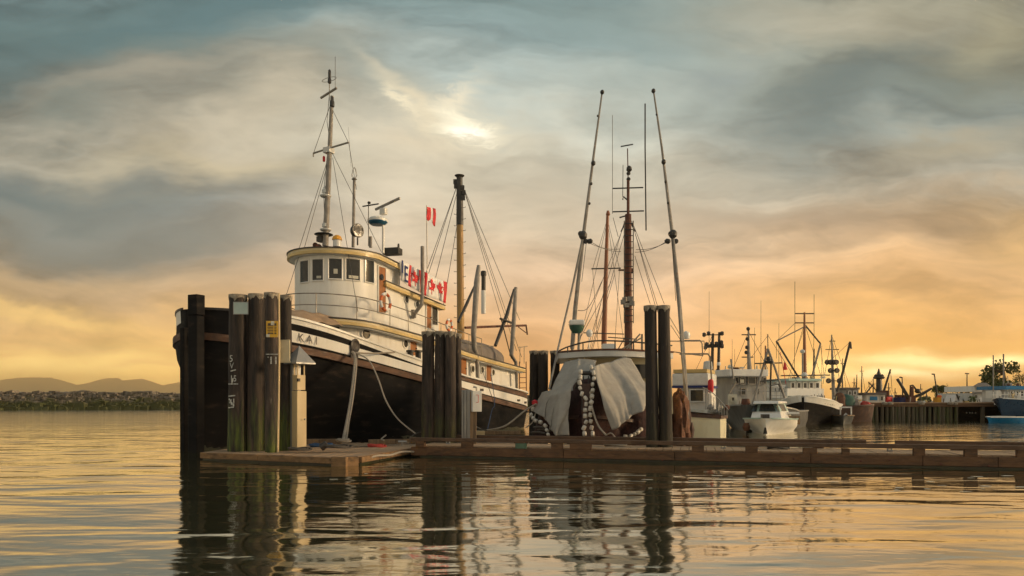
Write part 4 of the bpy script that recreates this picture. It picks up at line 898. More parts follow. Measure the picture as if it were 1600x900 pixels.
q = coons(Q([(980,560,25.2),(1000,556,25.4),(1046,560,25.8)]), Q([(1012,612,24.5),(1030,610,24.6),(1050,606,25.2)]), Q([(980,560,25.2),(1000,590,24.8),(1012,612,24.5)]), Q([(1046,560,25.8),(1050,606,25.2)]), wr=.03, seed=15)
# heap of maroon netting over the bow
def heap(c0, rx, ry, h, seed, n=26, k=12, amp=.08, pw=.8):
    q = S(); rows = []
    for i in range(k+1):
        t = i/k; rr = math.cos(t*math.pi/2)**pw; z = c0.z+h*math.sin(t*math.pi/2)
        rows.append([(c0.x+rx*rr*math.cos(a)*(1+amp*mnoise.noise(Vector((math.cos(a)*2, math.sin(a)*2, t*4+seed)))*2), c0.y+ry*rr*math.sin(a)*(1+amp*mnoise.noise(Vector((math.cos(a)*2+4, math.sin(a)*2, t*4+seed)))*2), z+amp*.5*mnoise.noise(Vector((math.cos(a)*5, math.sin(a)*5, t*5+seed)))) for a in (2*math.pi*j/n for j in range(n))])
    q.grid(rows, closed=True); return q
b0 = P(928,680,24.0); NB(heap(Vector((b0.x, 24.1, .35)), 1.05, 1.15, H+(HY-590)/F*23.6-.35, 2, pw=.55), 'net_pile', 'maroon')
b0 = P(985,680,24.2); NB(heap(Vector((b0.x, 24.4, .35)), 1.0, 1.15, H+(HY-622)/F*24-.35, 5, pw=.6), 'net_pile', 'maroon')
b0 = P(868,680,24.2); NB(heap(Vector((b0.x, 24.5, .3)), .7, .9, 1.25, 9, pw=.6), 'net_pile', 'maroon')
# bow roller on its bracket
q = S(); rc = P(915.5,583,22.95); q.lathe([(.1,-.14),(.07,-.08),(.07,.08),(.1,.14)], rc, (1,0,0), 14); q.tube([rc-Vector((.2,0,0)), rc+Vector((.2,0,0))], .03, 8)
for s_ in (-1, 1): q.tube([rc+Vector((s_*.15,0,.0)), rc+Vector((s_*.32,.2,-.5))], .05, 6); q.tube([rc+Vector((s_*.08,-.03,-.1)), P(914+s_*5, 640, 22.7)], .02, 5)
NB(q, 'bow_roller', 'black_metal')
q = MB(); q.bar(P(915,600,22.9), P(917,682,22.6), .28, .12); NB(q, 'stem', 'brown_hull')
# mast with ladder, crosstrees and lamps
D0 = 29.3
q = S(); q.tube([P(982,560,D0), P(981.5,450,D0), P(981.5,335,D0)], [.17,.15,.13], 12); q.tube([P(981.5,335,D0), P(981.5,282,D0)], .06, 8); q.tube([P(981.5,285,D0), P(980.5,232,D0)], .022, 6); nm = NB(q, 'mast', 'rust')
q = MB(); q.bar(P(970,229,D0), P(989,225.5,D0), .05, .04); NB(q, 'antenna_bar', 'black_metal', nm)
q = S(); q.tube([P(957,294.5,D0), P(1005,293,D0)], .028, 6); NB(q, 'crosstree', 'black_metal', nm)
q = S(); q.tube([P(957,331,D0), P(1006,329.5,D0)], .028, 6); NB(q, 'crosstree', 'black_metal', nm)
q = S(); c = P(983,262,D0); q.lathe([(.03,-.2),(.12,-.1),(.10,.02),(.03,.08)], c); q.lathe([(.07,0),(.09,.06),(.06,.12)], P(982,273,D0)); q.lathe([(.07,0),(.09,.06),(.06,.12)], P(982,282,D0)); NB(q, 'mast_light', 'black_metal', nm)
q = S(); q.tube([P(973,312,D0), P(974,307,D0), P(983,315,D0)], .03, 6); q.tube([P(973,308,D0), P(973.5,258,D0)], .014, 5); q.tube([P(968,340,D0), P(975,338,D0), P(982,336,D0)], .03, 6); NB(q, 'bracket_antenna', 'black_metal', nm)
for sx in (975.5, 989.5):
    q = S(); q.tube([P(sx,345,D0-.2), P(sx,505,D0-.2)], .022, 6); NB(q, 'ladder_rail', 'black_metal', nm)
for i in range(17):
    y = 349+i*9.6; q = S(); q.tube([P(975.5,y,D0-.2), P(989.5,y,D0-.2)], .018, 5); NB(q, 'ladder_rung', 'black_metal', nm)
for sx in (970.5, 992.5):
    q = S(); q.tube([P(981,338,D0), P(sx,362,D0), ], .03, 5); NB(q, 'mast_brace', 'black_metal', nm)
q = S()
for dx, dy in ((-8,0),(-4,-4),(3,-5),(6,2),(-3,5)): q.box(P(981.5+dx, 472+dy, D0-.15), (.2,.2,.18), dx)
NB(q, 'winch_head', 'grey_pipe', nm)
q = S(); q.box(P(972,422,D0), (.3,.08,.06)); NB(q, 'lamp_bracket', 'rust', nm); q = S(); q.lathe([(.05,0),(.05,.2)], P(987.5,427,D0)); NB(q, 'mast_lamp', 'rust', nm)
# trolling poles
q = S(); q.tube([P(941,143,27.5), P(929,232,27.5), P(911,372,27.5), P(899,480,27.5), P(894,545,27.5)], [.03,.045,.07,.085,.085], 8); pl_ = NB(q, 'trolling_pole', 'grey_pipe')
q = S(); q.tube([P(1021,141,27.5), P(1034,230,27.5), P(1051,370,27.5), P(1062,480,27.5), P(1071,600,27.5), P(1074,660,27.5)], [.03,.045,.07,.085,.085,.085], 8); pr_ = NB(q, 'trolling_pole', 'grey_pipe')
for par, pts in ((pl_, ((941,144,.08),(927,255,.09),(924,287,.05),(921,318,.05),(911,368,.16),(934,181,.04))), (pr_, ((1021,142,.08),(1037,253,.09),(1040,284,.05),(1044,317,.05),(1051.5,366,.16),(1026,179,.04)))):
    for px, py, r_ in pts: q = S(); q.lathe([(r_*.5,-r_),(r_,-r_*.4),(r_,r_*.4),(r_*.5,r_)], P(px,py,27.4), (.1,0,1), 10); NB(q, 'pole_fitting', 'black_metal', par)
for a, b, c in ((911,371,1),(1052,371,-1)):
    for k in (-1,1): q = S(); q.lathe([(.03,-.05),(.1,-.03),(.1,.03),(.03,.05)], P(a+k*4, b+6*k, 27.4), (0,1,0), 10); NB(q, 'block', 'black_metal')
q = S(); q.tube([P(911,371,27.4), P(893,455,27), P(872,545,26.4), P(858,608,24.6)], [.05,.04,.04,.035], 8); NB(q, 'pole_brace', 'grey_pipe')
q = S(); q.tube([P(1052,372,27.4), P(1060,450,27), P(1066,560,26.6), P(1070,600,26.4)], [.05,.045,.045,.04], 8); NB(q, 'pole_brace', 'grey_pipe')
q = S(); q.lathe([(.02,-.12),(.1,-.06),(.1,.06),(.02,.12)], P(921.5,377,27.4), (1,0,.2), 10); NB(q, 'insulator', 'black_metal')
q = S(); q.lathe([(.02,-.12),(.1,-.06),(.1,.06),(.02,.12)], P(1043,377,27.4), (1,0,-.2), 10); NB(q, 'insulator', 'black_metal')
def nw(pts, r=.011, m_='rig_wire', name='stay'): q = S(); q.tube(pts, r, 5); NB(q, name, m_)
for a, b in (((921,376,27.4),(970,393,29.2)), ((914,376,27.4),(968,389,29.2)), ((1043,376,27.4),(992,394,29.2)), ((1048,375,27.4),(994,390,29.2))): nw(sag(P(*a), P(*b), .12))
for a, b in (((976,345,29.3),(918,545,27)), ((976,350,29.3),(906,528,27)), ((977,360,29.3),(924,545,27)), ((987,345,29.3),(1024,478,28)), ((988,350,29.3),(1028,480,28)), ((990,352,29.3),(1038,475,28)), ((992,400,29.3),(1016,475,28)), ((916,380,27.4),(909,440,27)), ((1050,380,27.4),(1056,470,27.4)), ((958,340,29.3),(966,370,29.3)), ((955,440,29.3),(900,540,27)), ((960,430,29.3),(926,545,27)),((1046,495,26),(1062,522,26.5)),((1048,508,26),(1066,535,26.5))): nw([P(*a), P(*b)])
nw(smooth([P(903,485,27.4), P(915,484,27.6), P(926,470,28), P(940,440,29)], 5), .012)
nw([P(957,180,29.3), P(957,334,29.3)], .012, 'rail_metal', 'whip_antenna'); nw([P(1008,162,29.3), P(1008,230,29.3), P(1009.5,360,29.3)], .03, 'black_metal', 'whip_antenna')
# roof gear
q = S(); c = P(901,508,26); q.tube([c-Vector((.12,0,.0)), P(894,548,26)], .05, 8); q.tube([c+Vector((.1,0,0)), P(904,549,26)], .05, 8); q.tube([c, c+Vector((0,0,-.25))], .12, 10); rp_ = NB(q, 'radar_stand', 'grey_pipe')
q = S(); q.lathe([(.16,-.3),(.26,-.12),(.28,-.02)], c, (0,0,1), 18); NB(q, 'radar_base', 'green_trim', rp_); q = MB(); q.box(c+Vector((0,0,.08)), (.56,.5,.2)); NB(q, 'radar_dome', 'white_plastic', rp_, bevel=.05)
q = S(); c = P(921,520,25.8); q.lathe([(.08,-.14),(.12,-.05),(.12,.03),(.08,.1),(.01,.13)], c, (0,0,1), 14); q.tube([c, P(920,548,25.8)], .02, 6); NB(q, 'satellite_dome', 'white_plastic')
q = MB(); q.box(P(951,543,26.4), (.5,.4,.26)); NB(q, 'roof_box', 'grey_white', bevel=.02)
for l in (((960,552),(1002,528)), ((975,550),(1000,522)), ((985,548),(985,530)), ((965,545),(995,548)), ((1003,522),(1003,548))): q = MB(); q.bar(P(*l[0],26.2), P(*l[1],26.2), .07, .05); NB(q, 'roof_rack_bar', 'rail_metal')
for l in (((950,527),(995,530)), ((912,520),(975,522)), ((966,545),(978,525))): q = S(); q.tube([P(*l[0],27), P(*l[1],27)], .02, 6); NB(q, 'boom_rail', 'rig_wire')
q = S(); q.tube([P(1038,533,26.5), P(1100,533,27), P(1102,548,27)], .02, 6); q.tube([P(1040,548,26.5), P(1098,556,27)], .02, 6); NB(q, 'side_rail', 'rail_metal')
# float lines
def floatline(pts, n_, lab, r=.068, ln=.15, nm='float_line'):
    sp = smooth(pts, 10); d = [0]
    for a, b in zip(sp, sp[1:]): d.append(d[-1]+(b-a).length)
    t = thing(nm, lab, 'float line', sp[-1], 0, 'strings of white net floats')
    q = S(); q.tube(sp, .012, 5); q.build('rope', M['rope_dark'], t, world=True)
    proto = None
    for i in range(n_):
        s_ = (i+.5)/n_*d[-1]; k = max(j for j in range(len(sp)-1) if d[j] <= s_); p = sp[k].lerp(sp[k+1], (s_-d[k])/(d[k+1]-d[k]+1e-9)); ax = (sp[k+1]-sp[k]).normalized()
        ax = (ax+Vector((random.uniform(-.5,.5),random.uniform(-.4,.4),random.uniform(-.2,.2)))).normalized(); p = p+Vector((random.uniform(-.03,.03),-.05,0))
        rj = r*random.uniform(.82,1.12); lj = ln*random.uniform(.85,1.15); q = S(); q.lathe([(rj*.25,-lj*.5),(rj*.8,-lj*.46),(rj,-lj*.3),(rj,lj*.3),(rj*.8,lj*.46),(rj*.25,lj*.5)], p, ax, 12); q.build('float', M['float_white'], t, world=True)
floatline(Q([(907,577,22.8),(906,600,22.6),(908,616,22.5),(914,625,22.5),(914,660,22.4),(911,682,22.3)]), 12, 'left string of white floats hanging from the bow roller')
floatline(Q([(921,570,22.9),(926,582,22.8),(926,620,22.5),(922,640,22.4),(922,660,22.4),(924,670,22.4),(927,682,22.3)]), 12, 'right string of white floats hanging from the bow roller')
floatline(Q([(970,682,22.9),(985,681,22.9),(996,675,23.2),(1008,665,23.6)]), 6, 'short string of white floats lying on the maroon netting by the tall piles')
floatline(Q([(838,624,24.3),(833,634,24.3),(830,648,24.2),(836,657,23.8),(846,660,23.6),(852,665,23.5),(857,676,23.2),(858,682,23.0)]), 9, 'string of white floats around the edge of the left bow tarp')
q = S(); q.lathe([(.02,-.1),(.1,-.05),(.1,.05),(.02,.1)], P(835.5,629,24.2), (0,0,1), 12); tag(q.build('red_float', M['red'], world=True), 'single red float by the left edge of the tarps', 'float')
rope([P(922,612,22.5), P(926,640,22.3), P(935,665,22.1), P(947,680,21.9)], .03, 'pale rope hanging from the bow roller towards the dock')
rope([P(947,680,21.9), P(955,677,21.7), P(962,684,21.6), P(966,688,21.5)], .022, 'thin rope arching onto the dock below the tarp tip')
rope([P(822,668,24), P(832,660,23.9), P(836,648,24.1), P(838,640,24.1)], .02, 'pale rope loop by the left tarp above the dock')
for i, (x0, y0) in enumerate(((842,668),(848,672),(838,676))): rope([P(x0-8,y0,23.6), P(x0,y0-1,23.5), P(x0+14,y0+1,23.4)], .04, ['upper dark mooring rope heaped left of the grey tarp','middle dark mooring rope heaped left of the grey tarp','lowest dark mooring rope heaped left of the grey tarp'][i], 'rope_dark')
# brown mast of a sailing boat moored behind
sb = P(947,560,37); sail = thing('sailing_boat', 'sailing boat with a tall bare brown mast, moored behind the net boat', 'sailing boat', (sb.x, 37, 0), R(60)); 
sh = Hull(8, 2.2, lambda x: 1.0, bow=3.5, stern=2, sw=.6); q = S(); sh.strip(q, lambda x: -.4, sh.sheer, n=20, k=4); o = q.build('hull', M['white_paint'], sail); 
q = S(); sh.deck(q, lambda x: .97, n=16); q.build('deck', M['deck_board'], sail)
q = S(); q.tube([P(943,625,38), P(944,520,38), P(949.5,333,38)], [.16,.15,.08], 10); q.lathe([(.06,0),(.12,.1),(.06,.3)], P(950,338,38)); o = q.build('mast', M['brown_spar'], sail, world=True)
q = S(); q.tube([P(924,420,38), P(970,419,38)], .035, 6); q.build('spreader', M['rig_wire'], o, world=True)
for a, b in (((949,342),(926,420)),((949,342),(968,420)),((926,420),(935,548)),((968,420),(960,548)),((947,440),(921,548)),((949,342),(978,560)),((949,345),(900,560))): q = S(); q.tube([P(*a,38), P(*b,38)], .012, 5); q.build('shroud', M['rig_wire'], sail, world=True)
# ================================================================== BACKGROUND BOATS, WHARF, SHORE
def WB(name, m_, par, x0, y0, x1, y1, D, depth, rz=0, bev=0, tw=1.0, b=True):
    """box whose near face spans the given photo rectangle at distance D; tw narrows its top"""
    a, c = P(x0, y1, D), P(x1, y0, D); w_ = c.x-a.x; cx = (a.x+c.x)/2; ca, sa = math.cos(rz), math.sin(rz); q = MB(); p = []
    for z, k in ((a.z, 1), (c.z, tw)):
        for X_, Y_ in ((-w_/2,0),(w_/2,0),(w_/2,depth),(-w_/2,depth)): X2, Y2 = X_*k, depth/2+(Y_-depth/2)*k; p.append((cx+X2*ca-Y2*sa, D+X2*sa+Y2*ca, z))
    q.hexa(p); return q.build(name, M[m_], par, world=True, bevel=bev)
def PANE(par, x0, y0, x1, y1, D, rz=0, fm=None, name='window'):
    a, c = P(x0, y1, D), P(x1, y0, D); m_ = (a+c)/2; n_ = Vector((math.sin(rz), -math.cos(rz), 0)); q = MB(); frame(q, m_+n_*.02, n_, (c.x-a.x)*1.14, (c.z-a.z)*1.14, .05, .06); f = q.build(name, M[fm or 'grey_white'], par, world=True)
    q = MB(); panel(q, m_+n_*.012, n_, c.x-a.x, c.z-a.z, .03); q.build('pane', M['glass'], f, world=True); return f
def WT(name, m_, par, pts, D, r, n=6):
    q = S(); q.tube([P(a, b, D) for a, b in pts], r, n); return q.build(name, M[m_], par, world=True)
def BOAT(name, lab, cat, px, D, a, L, B_, sheer, hull_m, wl=1.4, dk=2.6, bow=3.5, stern=1.5, sw=.8, rake=.15, gun='white_paint', stripe=None, bz=0, gh=.08, **k):
    t = thing(name, lab, cat, (P(px, 600, D).x, D, 0), R(a)); h = Hull(L, B_, sheer, bow=bow, stern=stern, sw=sw, wl=wl, dk=dk, rake=rake, **k)
    q = S(); h.strip(q, lambda x: -.4, lambda x: h.sheer(x)-bz, n=26, k=5); q.build('hull', M[hull_m], t)
    if bz: q = S(); h.strip(q, lambda x: h.sheer(x)-bz, h.sheer, n=26, k=1, out=.02); q.build('bulwark', M[stripe], t)
    q = S(); h.belt(q, h.sheer, gh, .05, n=26, x0=.08); q.build('gunwale', M[gun], t)
    q = S(); h.deck(q, lambda x: h.sheer(x)-.12, n=18); q.build('deck', M['grey_white'], t)
    return t, h
sh_ = lambda *t: (lambda x: interp(t, x))
# ---- cream boat
t, h = BOAT('motor_boat', 'cream hulled boat with brown gunwale and white flybridge, right beyond the tall pair of piles', 'boat', 884, 36.0, -32, 8.0, 2.8, sh_((0,1.6),(3.7,1.25),(8,.93)), 'cream_hull', gun='brown_hull', stern=3.2, sw=.35, gh=.14)
WB('cabin', 'grey_white', t, 1062, 605, 1106, 640, 32.6, 2.2, R(-25)); WB('flybridge', 'white_plastic', t, 1050, 583, 1106, 603, 32.6, 2.4, R(-25), .06); WB('blue_stripe', 'blue_print', t, 1049, 602.5, 1107, 606, 32.5, 2.5, R(-25)); WB('yellow_trim', 'yellow_trim', t, 1052, 577, 1104, 582.5, 32.6, 2.3, R(-25))
PANE(t, 1079, 609, 1099, 627, 32.45, R(-25)); WB('cabin_corner', 'white_paint', t, 1101, 610, 1111, 634, 32.6, 1.2, R(-25))
for i in range(9): x = 1103+i*4.1; WT('rail_stanchion', 'galv', t, [(x, 612+i*2.9), (x, 640+i*1.4)], 31.6, .018, 5)
WT('rail', 'galv', t, [(1098,605),(1115,615),(1138,640)], 31.6, .02, 5)
WT('radar_arch', 'rail_metal', t, [(1062,532),(1094,532),(1097,537),(1098,556)], 32, .03); WT('radar_arch', 'rail_metal', t, [(1062,553),(1106,553),(1110,558),(1112,600)], 32, .04)
q = S(); q.lathe([(.1,-.3),(.13,-.2),(.13,.2),(.08,.3)], P(1110.5,603,31.9), (0,0,1), 10); q.build('red_buoy', M['red'], t, world=True)
q = S(); q.lathe([(.15,-.16),(.2,0),(.15,.14),(.02,.2)], P(1072,524,32.2), (0,0,1), 12); q.build('dome_antenna', M['white_plastic'], t, world=True)
# ---- terracotta bundle and hanging fenders by the tall piles
q = heap(Vector((P(1062,600,27).x, 27, -.1)), .34, .45, 2.15, 31, pw=.6, amp=.4); tag(q.build('net_bundle', M['terracotta'], world=True), 'rust orange net bundle hanging just right of the tall black piles', 'net bundle')
for i, (x0, y0, y1) in enumerate(((1075,625,682),(1080,660,684),(1071,600,640))):
    q = S(); q.tube([P(x0,y0,27.6), P(x0+1,(y0+y1)/2,27.6), P(x0+.5,y1,27.6)], [.06,.11,.07], 8); tag(q.build('fender', M['brown_hull'], world=True), ['long dark fender hanging between orange bundle and cream hull','short dark fender low on the left edge of the cream hull','upper dark fender above the orange bundle'][i], 'fender')
# ---- dark grey steel boat with big wheelhouse
t, h = BOAT('fishing_boat', 'grey steel fishing boat with white-roofed wheelhouse and A-frame behind the small white cruiser', 'fishing boat', 1166, 37.6, 62, 12, 4.2, sh_((0,1.45),(5,1.05),(12,1)), 'grey_hull', gun='galv', bow=4.5)
WB('house', 'galv', t, 1141, 600, 1200, 645, 42, 3.5, .2); WB('wheelhouse', 'galv', t, 1146, 588, 1199, 601, 41.8, 3, .2); WB('wheelhouse_roof', 'white_plastic', t, 1137, 577, 1204, 588, 41.2, 3.6, .2, .05)
for i, (a, b) in enumerate(((1148,1154),(1156,1164),(1168,1180),(1182,1189),(1191,1197))): PANE(t, a, 590, b, 600, 41.5+.012*(a-1150), .2, 'grey_pipe')
q = MB(); panel(q, P(1159.5,595.5,41.4), (.2,-1,0), .24, .2, .02); q.build('painted_lit_pane', M['old_paper'], t, world=True)  # pale panel laid over one pane so that it looks lit
PANE(t, 1157, 607, 1165, 617, 41.8, .2, 'grey_pipe'); PANE(t, 1182, 607, 1186, 616, 41.9, .2, 'grey_pipe')
m_ = WT('mast', 'grey_pipe', t, [(1171,577),(1169.5,545),(1169.5,512)], 42.5, [.14,.09,.05], 8)
for y, a, b in ((523,1159,1181),(558,1159,1177)): WT('crosstree', 'rig_wire', m_, [(a,y),(b,y)], 42.5, .035)
for px, y in ((1168,530),(1167,543),(1169,514),(1166,551)): q = S(); q.lathe([(.06,-.1),(.11,-.04),(.11,.06),(.05,.12)], P(px,y,42.4), (0,0,1), 8); q.build('mast_light', M['black_metal'], m_, world=True)
af = WT('a_frame_leg', 'grey_pipe', t, [(1200,545),(1192,575),(1176,632)], 39.5, .06); WT('a_frame_leg', 'grey_pipe', t, [(1200,545),(1211,575),(1226,622)], 39.5, .06); WT('a_frame_bar', 'rig_wire', t, [(1179,568),(1222,567)], 39.5, .035); WT('a_frame_top', 'rig_wire', t, [(1200,545),(1199.5,522)], 39.5, .025)
WT('boom', 'black_metal', t, [(1205,560),(1204,600),(1204,625)], 39.6, .05); WT('boom_stay', 'rig_wire', t, [(1186,596),(1219,593)], 39.5, .04); WT('boom_stay', 'rig_wire', t, [(1204,603),(1216,600),(1226,622)], 39.5, .03)
q = S(); q.lathe([(.2,-.05),(.24,0),(.2,.05)], P(1201,565,39.3), (0,0,1), 10); q.lathe([(.1,0),(.13,.1),(.08,.25)], P(1201,564,39.3), (0,0,1), 10); q.build('power_block', M['black_metal'], t, world=True)
for i in range(7): x = 1166+i*9; WT('rail_stanchion', 'galv', t, [(x, 606), (x, 640)], 40.5, .016, 4)
WT('rail', 'galv', t, [(1140,610),(1228,612)], 40.5, .018, 5); WT('gear_pole', 'rail_metal', t, [(1150,596),(1139,615)], 39, .05); WT('davit', 'grey_pipe', t, [(1142,561),(1146,592)], 41, .05)
q = S(); q.lathe([(.2,0),(.25,.3),(.2,.6)], P(1165,640,38.6), (0,0,1), 10); q.build('drum', M['rust'], t, world=True)
WB('instrument_board', 'old_paper', t, 1138, 616, 1152, 633, 38.6, .1); PANE(t, 1142, 620, 1148, 627, 38.5, 0, 'old_paper')
# ---- white boat with dark gallows behind the cream boat
t, h = BOAT('fishing_boat', 'white fishing boat with dark gallows and floodlights, mostly hidden behind the cream boat', 'fishing boat', 1105, 44, 75, 10, 3.2, sh_((0,1.4),(10,1)), 'white_paint')
WB('house', 'grey_white', t, 1109, 598, 1140, 630, 45.6, 3, .1); WB('wheelhouse_roof', 'white_plastic', t, 1106, 583, 1140, 598, 45.2, 3, .1, .06)
for a in (1121, 1130): PANE(t, a, 600, a+6, 609, 45.4, .1)
for a, b in ((1114,521),(1124,519)): WT('gallows_post', 'black_metal', t, [(a,b),(a-1,560),(a-2,596)], 46, [.08,.1,.1])
WT('gallows_bar', 'rig_wire', t, [(1098,523.5),(1129,523)], 46, .035)
for px, y in ((1102,543),(1104,538),(1128,541),(1127,535),(1100,523),(1107,521),(1128,521),(1112,537),(1119,537)): q = S(); q.lathe([(.1,-.1),(.16,0),(.1,.12)], P(px,y,45.9), (1,-.3,0), 8); q.build('floodlight', M['black_metal'], t, world=True)
WT('gallows_bar', 'black_metal', t, [(1101,541),(1130,540)], 46, .12)
q = S(); q.lathe([(.25,-.2),(.3,0),(.25,.4),(.1,.45)], P(1106,575,45), (0,0,1), 12); q.build('radome', M['grey_white'], t, world=True)
q = S(); q.lathe([(.1,-.08),(.13,0),(.1,.12)], P(1123,569,45), (0,0,1), 10); q.build('small_dome', M['white_plastic'], t, world=True)
# ---- small white cruiser
t, h = BOAT('cabin_cruiser', 'small white cabin cruiser with pale green roof edge, bow-on in the open water', 'cabin cruiser', 1197, 34, 66, 7, 2.5, sh_((0,.82),(2.5,.72),(7,.66)), 'white_paint', gun='pale_green', bow=2.8, wl=1.2, dk=3.0, rake=.3, sw=.9, wf=.8, gh=.06)
q = MB(); pz = lambda px, py, D: P(px, py, D)
q.hexa([pz(1171,660,36.5), pz(1222,660,35.6), pz(1238,652,38.6), pz(1186,655,39.6), pz(1176,643,36.9), pz(1219,643,36.0), pz(1232,642,38.6), pz(1186,644,39.6)]); q.build('cabin', M['white_plastic'], t, world=True)
q = MB(); q.hexa([pz(1176,643.2,36.9), pz(1219,643.2,36.0), pz(1232,642,38.6), pz(1186,644,39.6), pz(1181,630,37.3), pz(1214,630,36.6), pz(1226,630,38.6), pz(1186,630,39.6)]); q.build('cabin_top', M['pale_green'], t, world=True)
q = MB(); q.hexa([pz(1176,631,36.8), pz(1217,631,36.0), pz(1230,630,38.9), pz(1182,630,39.8), pz(1178,626.5,36.9), pz(1216,626.5,36.1), pz(1229,627,38.9), pz(1184,627,39.8)]); q.build('roof', M['white_plastic'], t, world=True, bevel=.03)
def quadpane(par, c4, D4, off=-.03):
    q = MB(); p = [P(a, b, D+off) for (a, b), D in zip(c4, D4)]; q.prism(p, (0,.03,0)); q.build('window', M['glass'], par, world=True)
quadpane(t, ((1173.5,643),(1182,643),(1184,632.5),(1180,632.5)), (37,36.85,37.2,37.3), -.15); quadpane(t, ((1186,642),(1212,642),(1208,631.5),(1189,631.5)), (36.7,36.15,36.7,37.1), -.1); quadpane(t, ((1216,642),(1229,642),(1225,631.5),(1213,631.5)), (36,37.6,37.8,36.5), -.12)
q = MB(); q.box(P(1195.5,651,35.2), (.36,.25,.24)); q.build('anchor_winch', M['black_metal'], t, world=True); 
q = MB(); q.prism([P(1193,678,33.85), P(1199,678,33.85), P(1197,668,33.75), P(1195,668,33.8)], (0,.06,0)); q.build('anchor', M['black_metal'], t, world=True)
WB('cockpit_locker', 'post_wood', t, 1231, 650, 1250, 663, 37.8, .8); WB('swim_rail', 'white_plastic', t, 1230, 644, 1249, 647, 37.8, .8)
q = S(); q.lathe([(.12,-.2),(.2,0),(.12,.2)], P(1166,667,35.3), (0,0,1), 10); q.build('fender', M['terracotta'], t, world=True)
for px, y0, y1 in ((1180,606,627),(1198,600,627),(1213,610,627)): WT('antenna', 'rail_metal', t, [(px,y0),(px,y1)], 37.5, .012, 4)
# ---- black trawler
t, h = BOAT('trawler', 'black hulled trawler with white bulwark and raised side booms, right of the cruiser', 'trawler', 1255, 48, 62, 12, 3.9, sh_((0,2.0),(1.5,1.75),(4,1.45),(12,1.3)), 'hull_black', stripe='white_paint', bz=.42, bow=4.6, rake=.12, gun='white_paint')
WB('house', 'white_paint', t, 1226, 607, 1292, 632, 52, 4, .25); WB('green_band', 'green_trim', t, 1228, 619, 1291, 622, 51.9, 4, .25)
WB('wheelhouse', 'white_paint', t, 1231, 595, 1286, 608, 52.4, 3, .25); WB('roof', 'pale_green', t, 1228, 591.5, 1289, 595.5, 52, 3.6, .25, .04)
for i in range(5): a = 1235+i*9.6; PANE(t, a, 598, a+6.6, 606.5, 52.05+.012*i*9.6, .25, 'white_paint')
m_ = WT('mast', 'brown_spar', t, [(1257.5,592),(1257,540),(1257,488)], 54, [.16,.12,.07], 8)
for y in (490,504.5): WT('crosstree', 'rig_wire', m_, [(1242,y),(1272,y)], 54, .045)
WT('aerial', 'rig_wire', m_, [(1242,440),(1242,520),(1241,586)], 54, .02, 4); WT('aerial', 'rig_wire', m_, [(1272,460),(1272,520),(1270,586)], 54, .018, 4)
WT('topping_lift', 'grey_pipe', t, [(1256,511),(1213,533)], 54, .05); WT('side_boom', 'black_metal', t, [(1213,533),(1249,592)], 54, .07); WT('topping_lift', 'black_metal', t, [(1258,508),(1282,537)], 54, .06); WT('side_boom', 'grey_pipe', t, [(1282,537),(1268,592)], 54, .07); WT('spreader_bar', 'rig_wire', t, [(1220,587),(1297,586)], 54, .045)
for a, b in (((1213,533),(1213,560)),((1282,537),(1288,590)),((1257,512),(1241,560)),((1257,505),(1232,592)),((1257,505),(1284,592)),((1242,505),(1213,533))): WT('stay', 'rig_wire', t, [a,b], 54, .016, 4)
WT('radar_post', 'grey_pipe', t, [(1254,549),(1254,592)], 53.5, .06); q = S(); q.lathe([(.1,0),(.18,.1),(.18,.2),(.05,.3)], P(1254,552,53.5)); q.lathe([(.2,0),(.26,.1),(.1,.3)], P(1257,588,53)); q.build('radar', M['grey_white'], t, world=True)
WT('exhaust', 'black_metal', t, [(1272,545),(1272,592)], 54.5, .05)
q = MB(); ltr = MB()
for i, ch in enumerate('ALTUNI'):
    x = 1.0+i*.34; z = h.sheer(x)-.24; y = -(h.b(x, z)+.045); dy = -(h.b(x+.2, z)-h.b(x-.2, z))/.4
    lettering(ltr, ch, .36, (x, y, z), Vector((1, dy, -.15)), (0,0,1), .9)
ltr.build('name_lettering', M['dark_trim'], t)
q = MB(); q.box((-.14,0,.9), (.16,.16,2.2)); q.build('stem', M['hull_black'], t)
q = S(); q.lathe([(.1,0),(.5,.3),(.6,1.0),(.35,1.5)], P(1294,662,51.5), (0,0,1), 12); tag(q.build('brown_buoy', M['pedestal_cream'], world=True), 'tan rounded buoy against the right side of the black trawler', 'buoy')
q = S(); q.tube([P(1226,566,48), P(1227,578,48)], [.05,.16], 8); q.tube([P(1219,550,48.2), P(1228,600,48.2)], .02, 4); tag(q.build('red_pennant', M['red'], world=True), 'furled red flag on a thin staff left of the black trawler wheelhouse', 'flag')
# ---- skiff
t, h = BOAT('skiff', 'small grey skiff with a pipe frame, between black trawler and wharf', 'skiff', 1318, 49.5, 70, 4.5, 1.6, sh_((0,.62),(4.5,.5)), 'grey_hull', gun='post_wood', bow=1.6, stern=.8)
for pts in ([(1313,648),(1313,636.5)], [(1330,648),(1330,636.5)], [(1312,636.5),(1331,636.5)]): WT('pipe_frame', 'grey_white', t, pts, 51.5, .05)
q = MB(); q.prism([P(1315,653,49.6), P(1322,645,50), P(1329,653,49.6), P(1322,649,49.8)], (0,.08,0)); q.build('bow_vee', M['galv'], t, world=True)
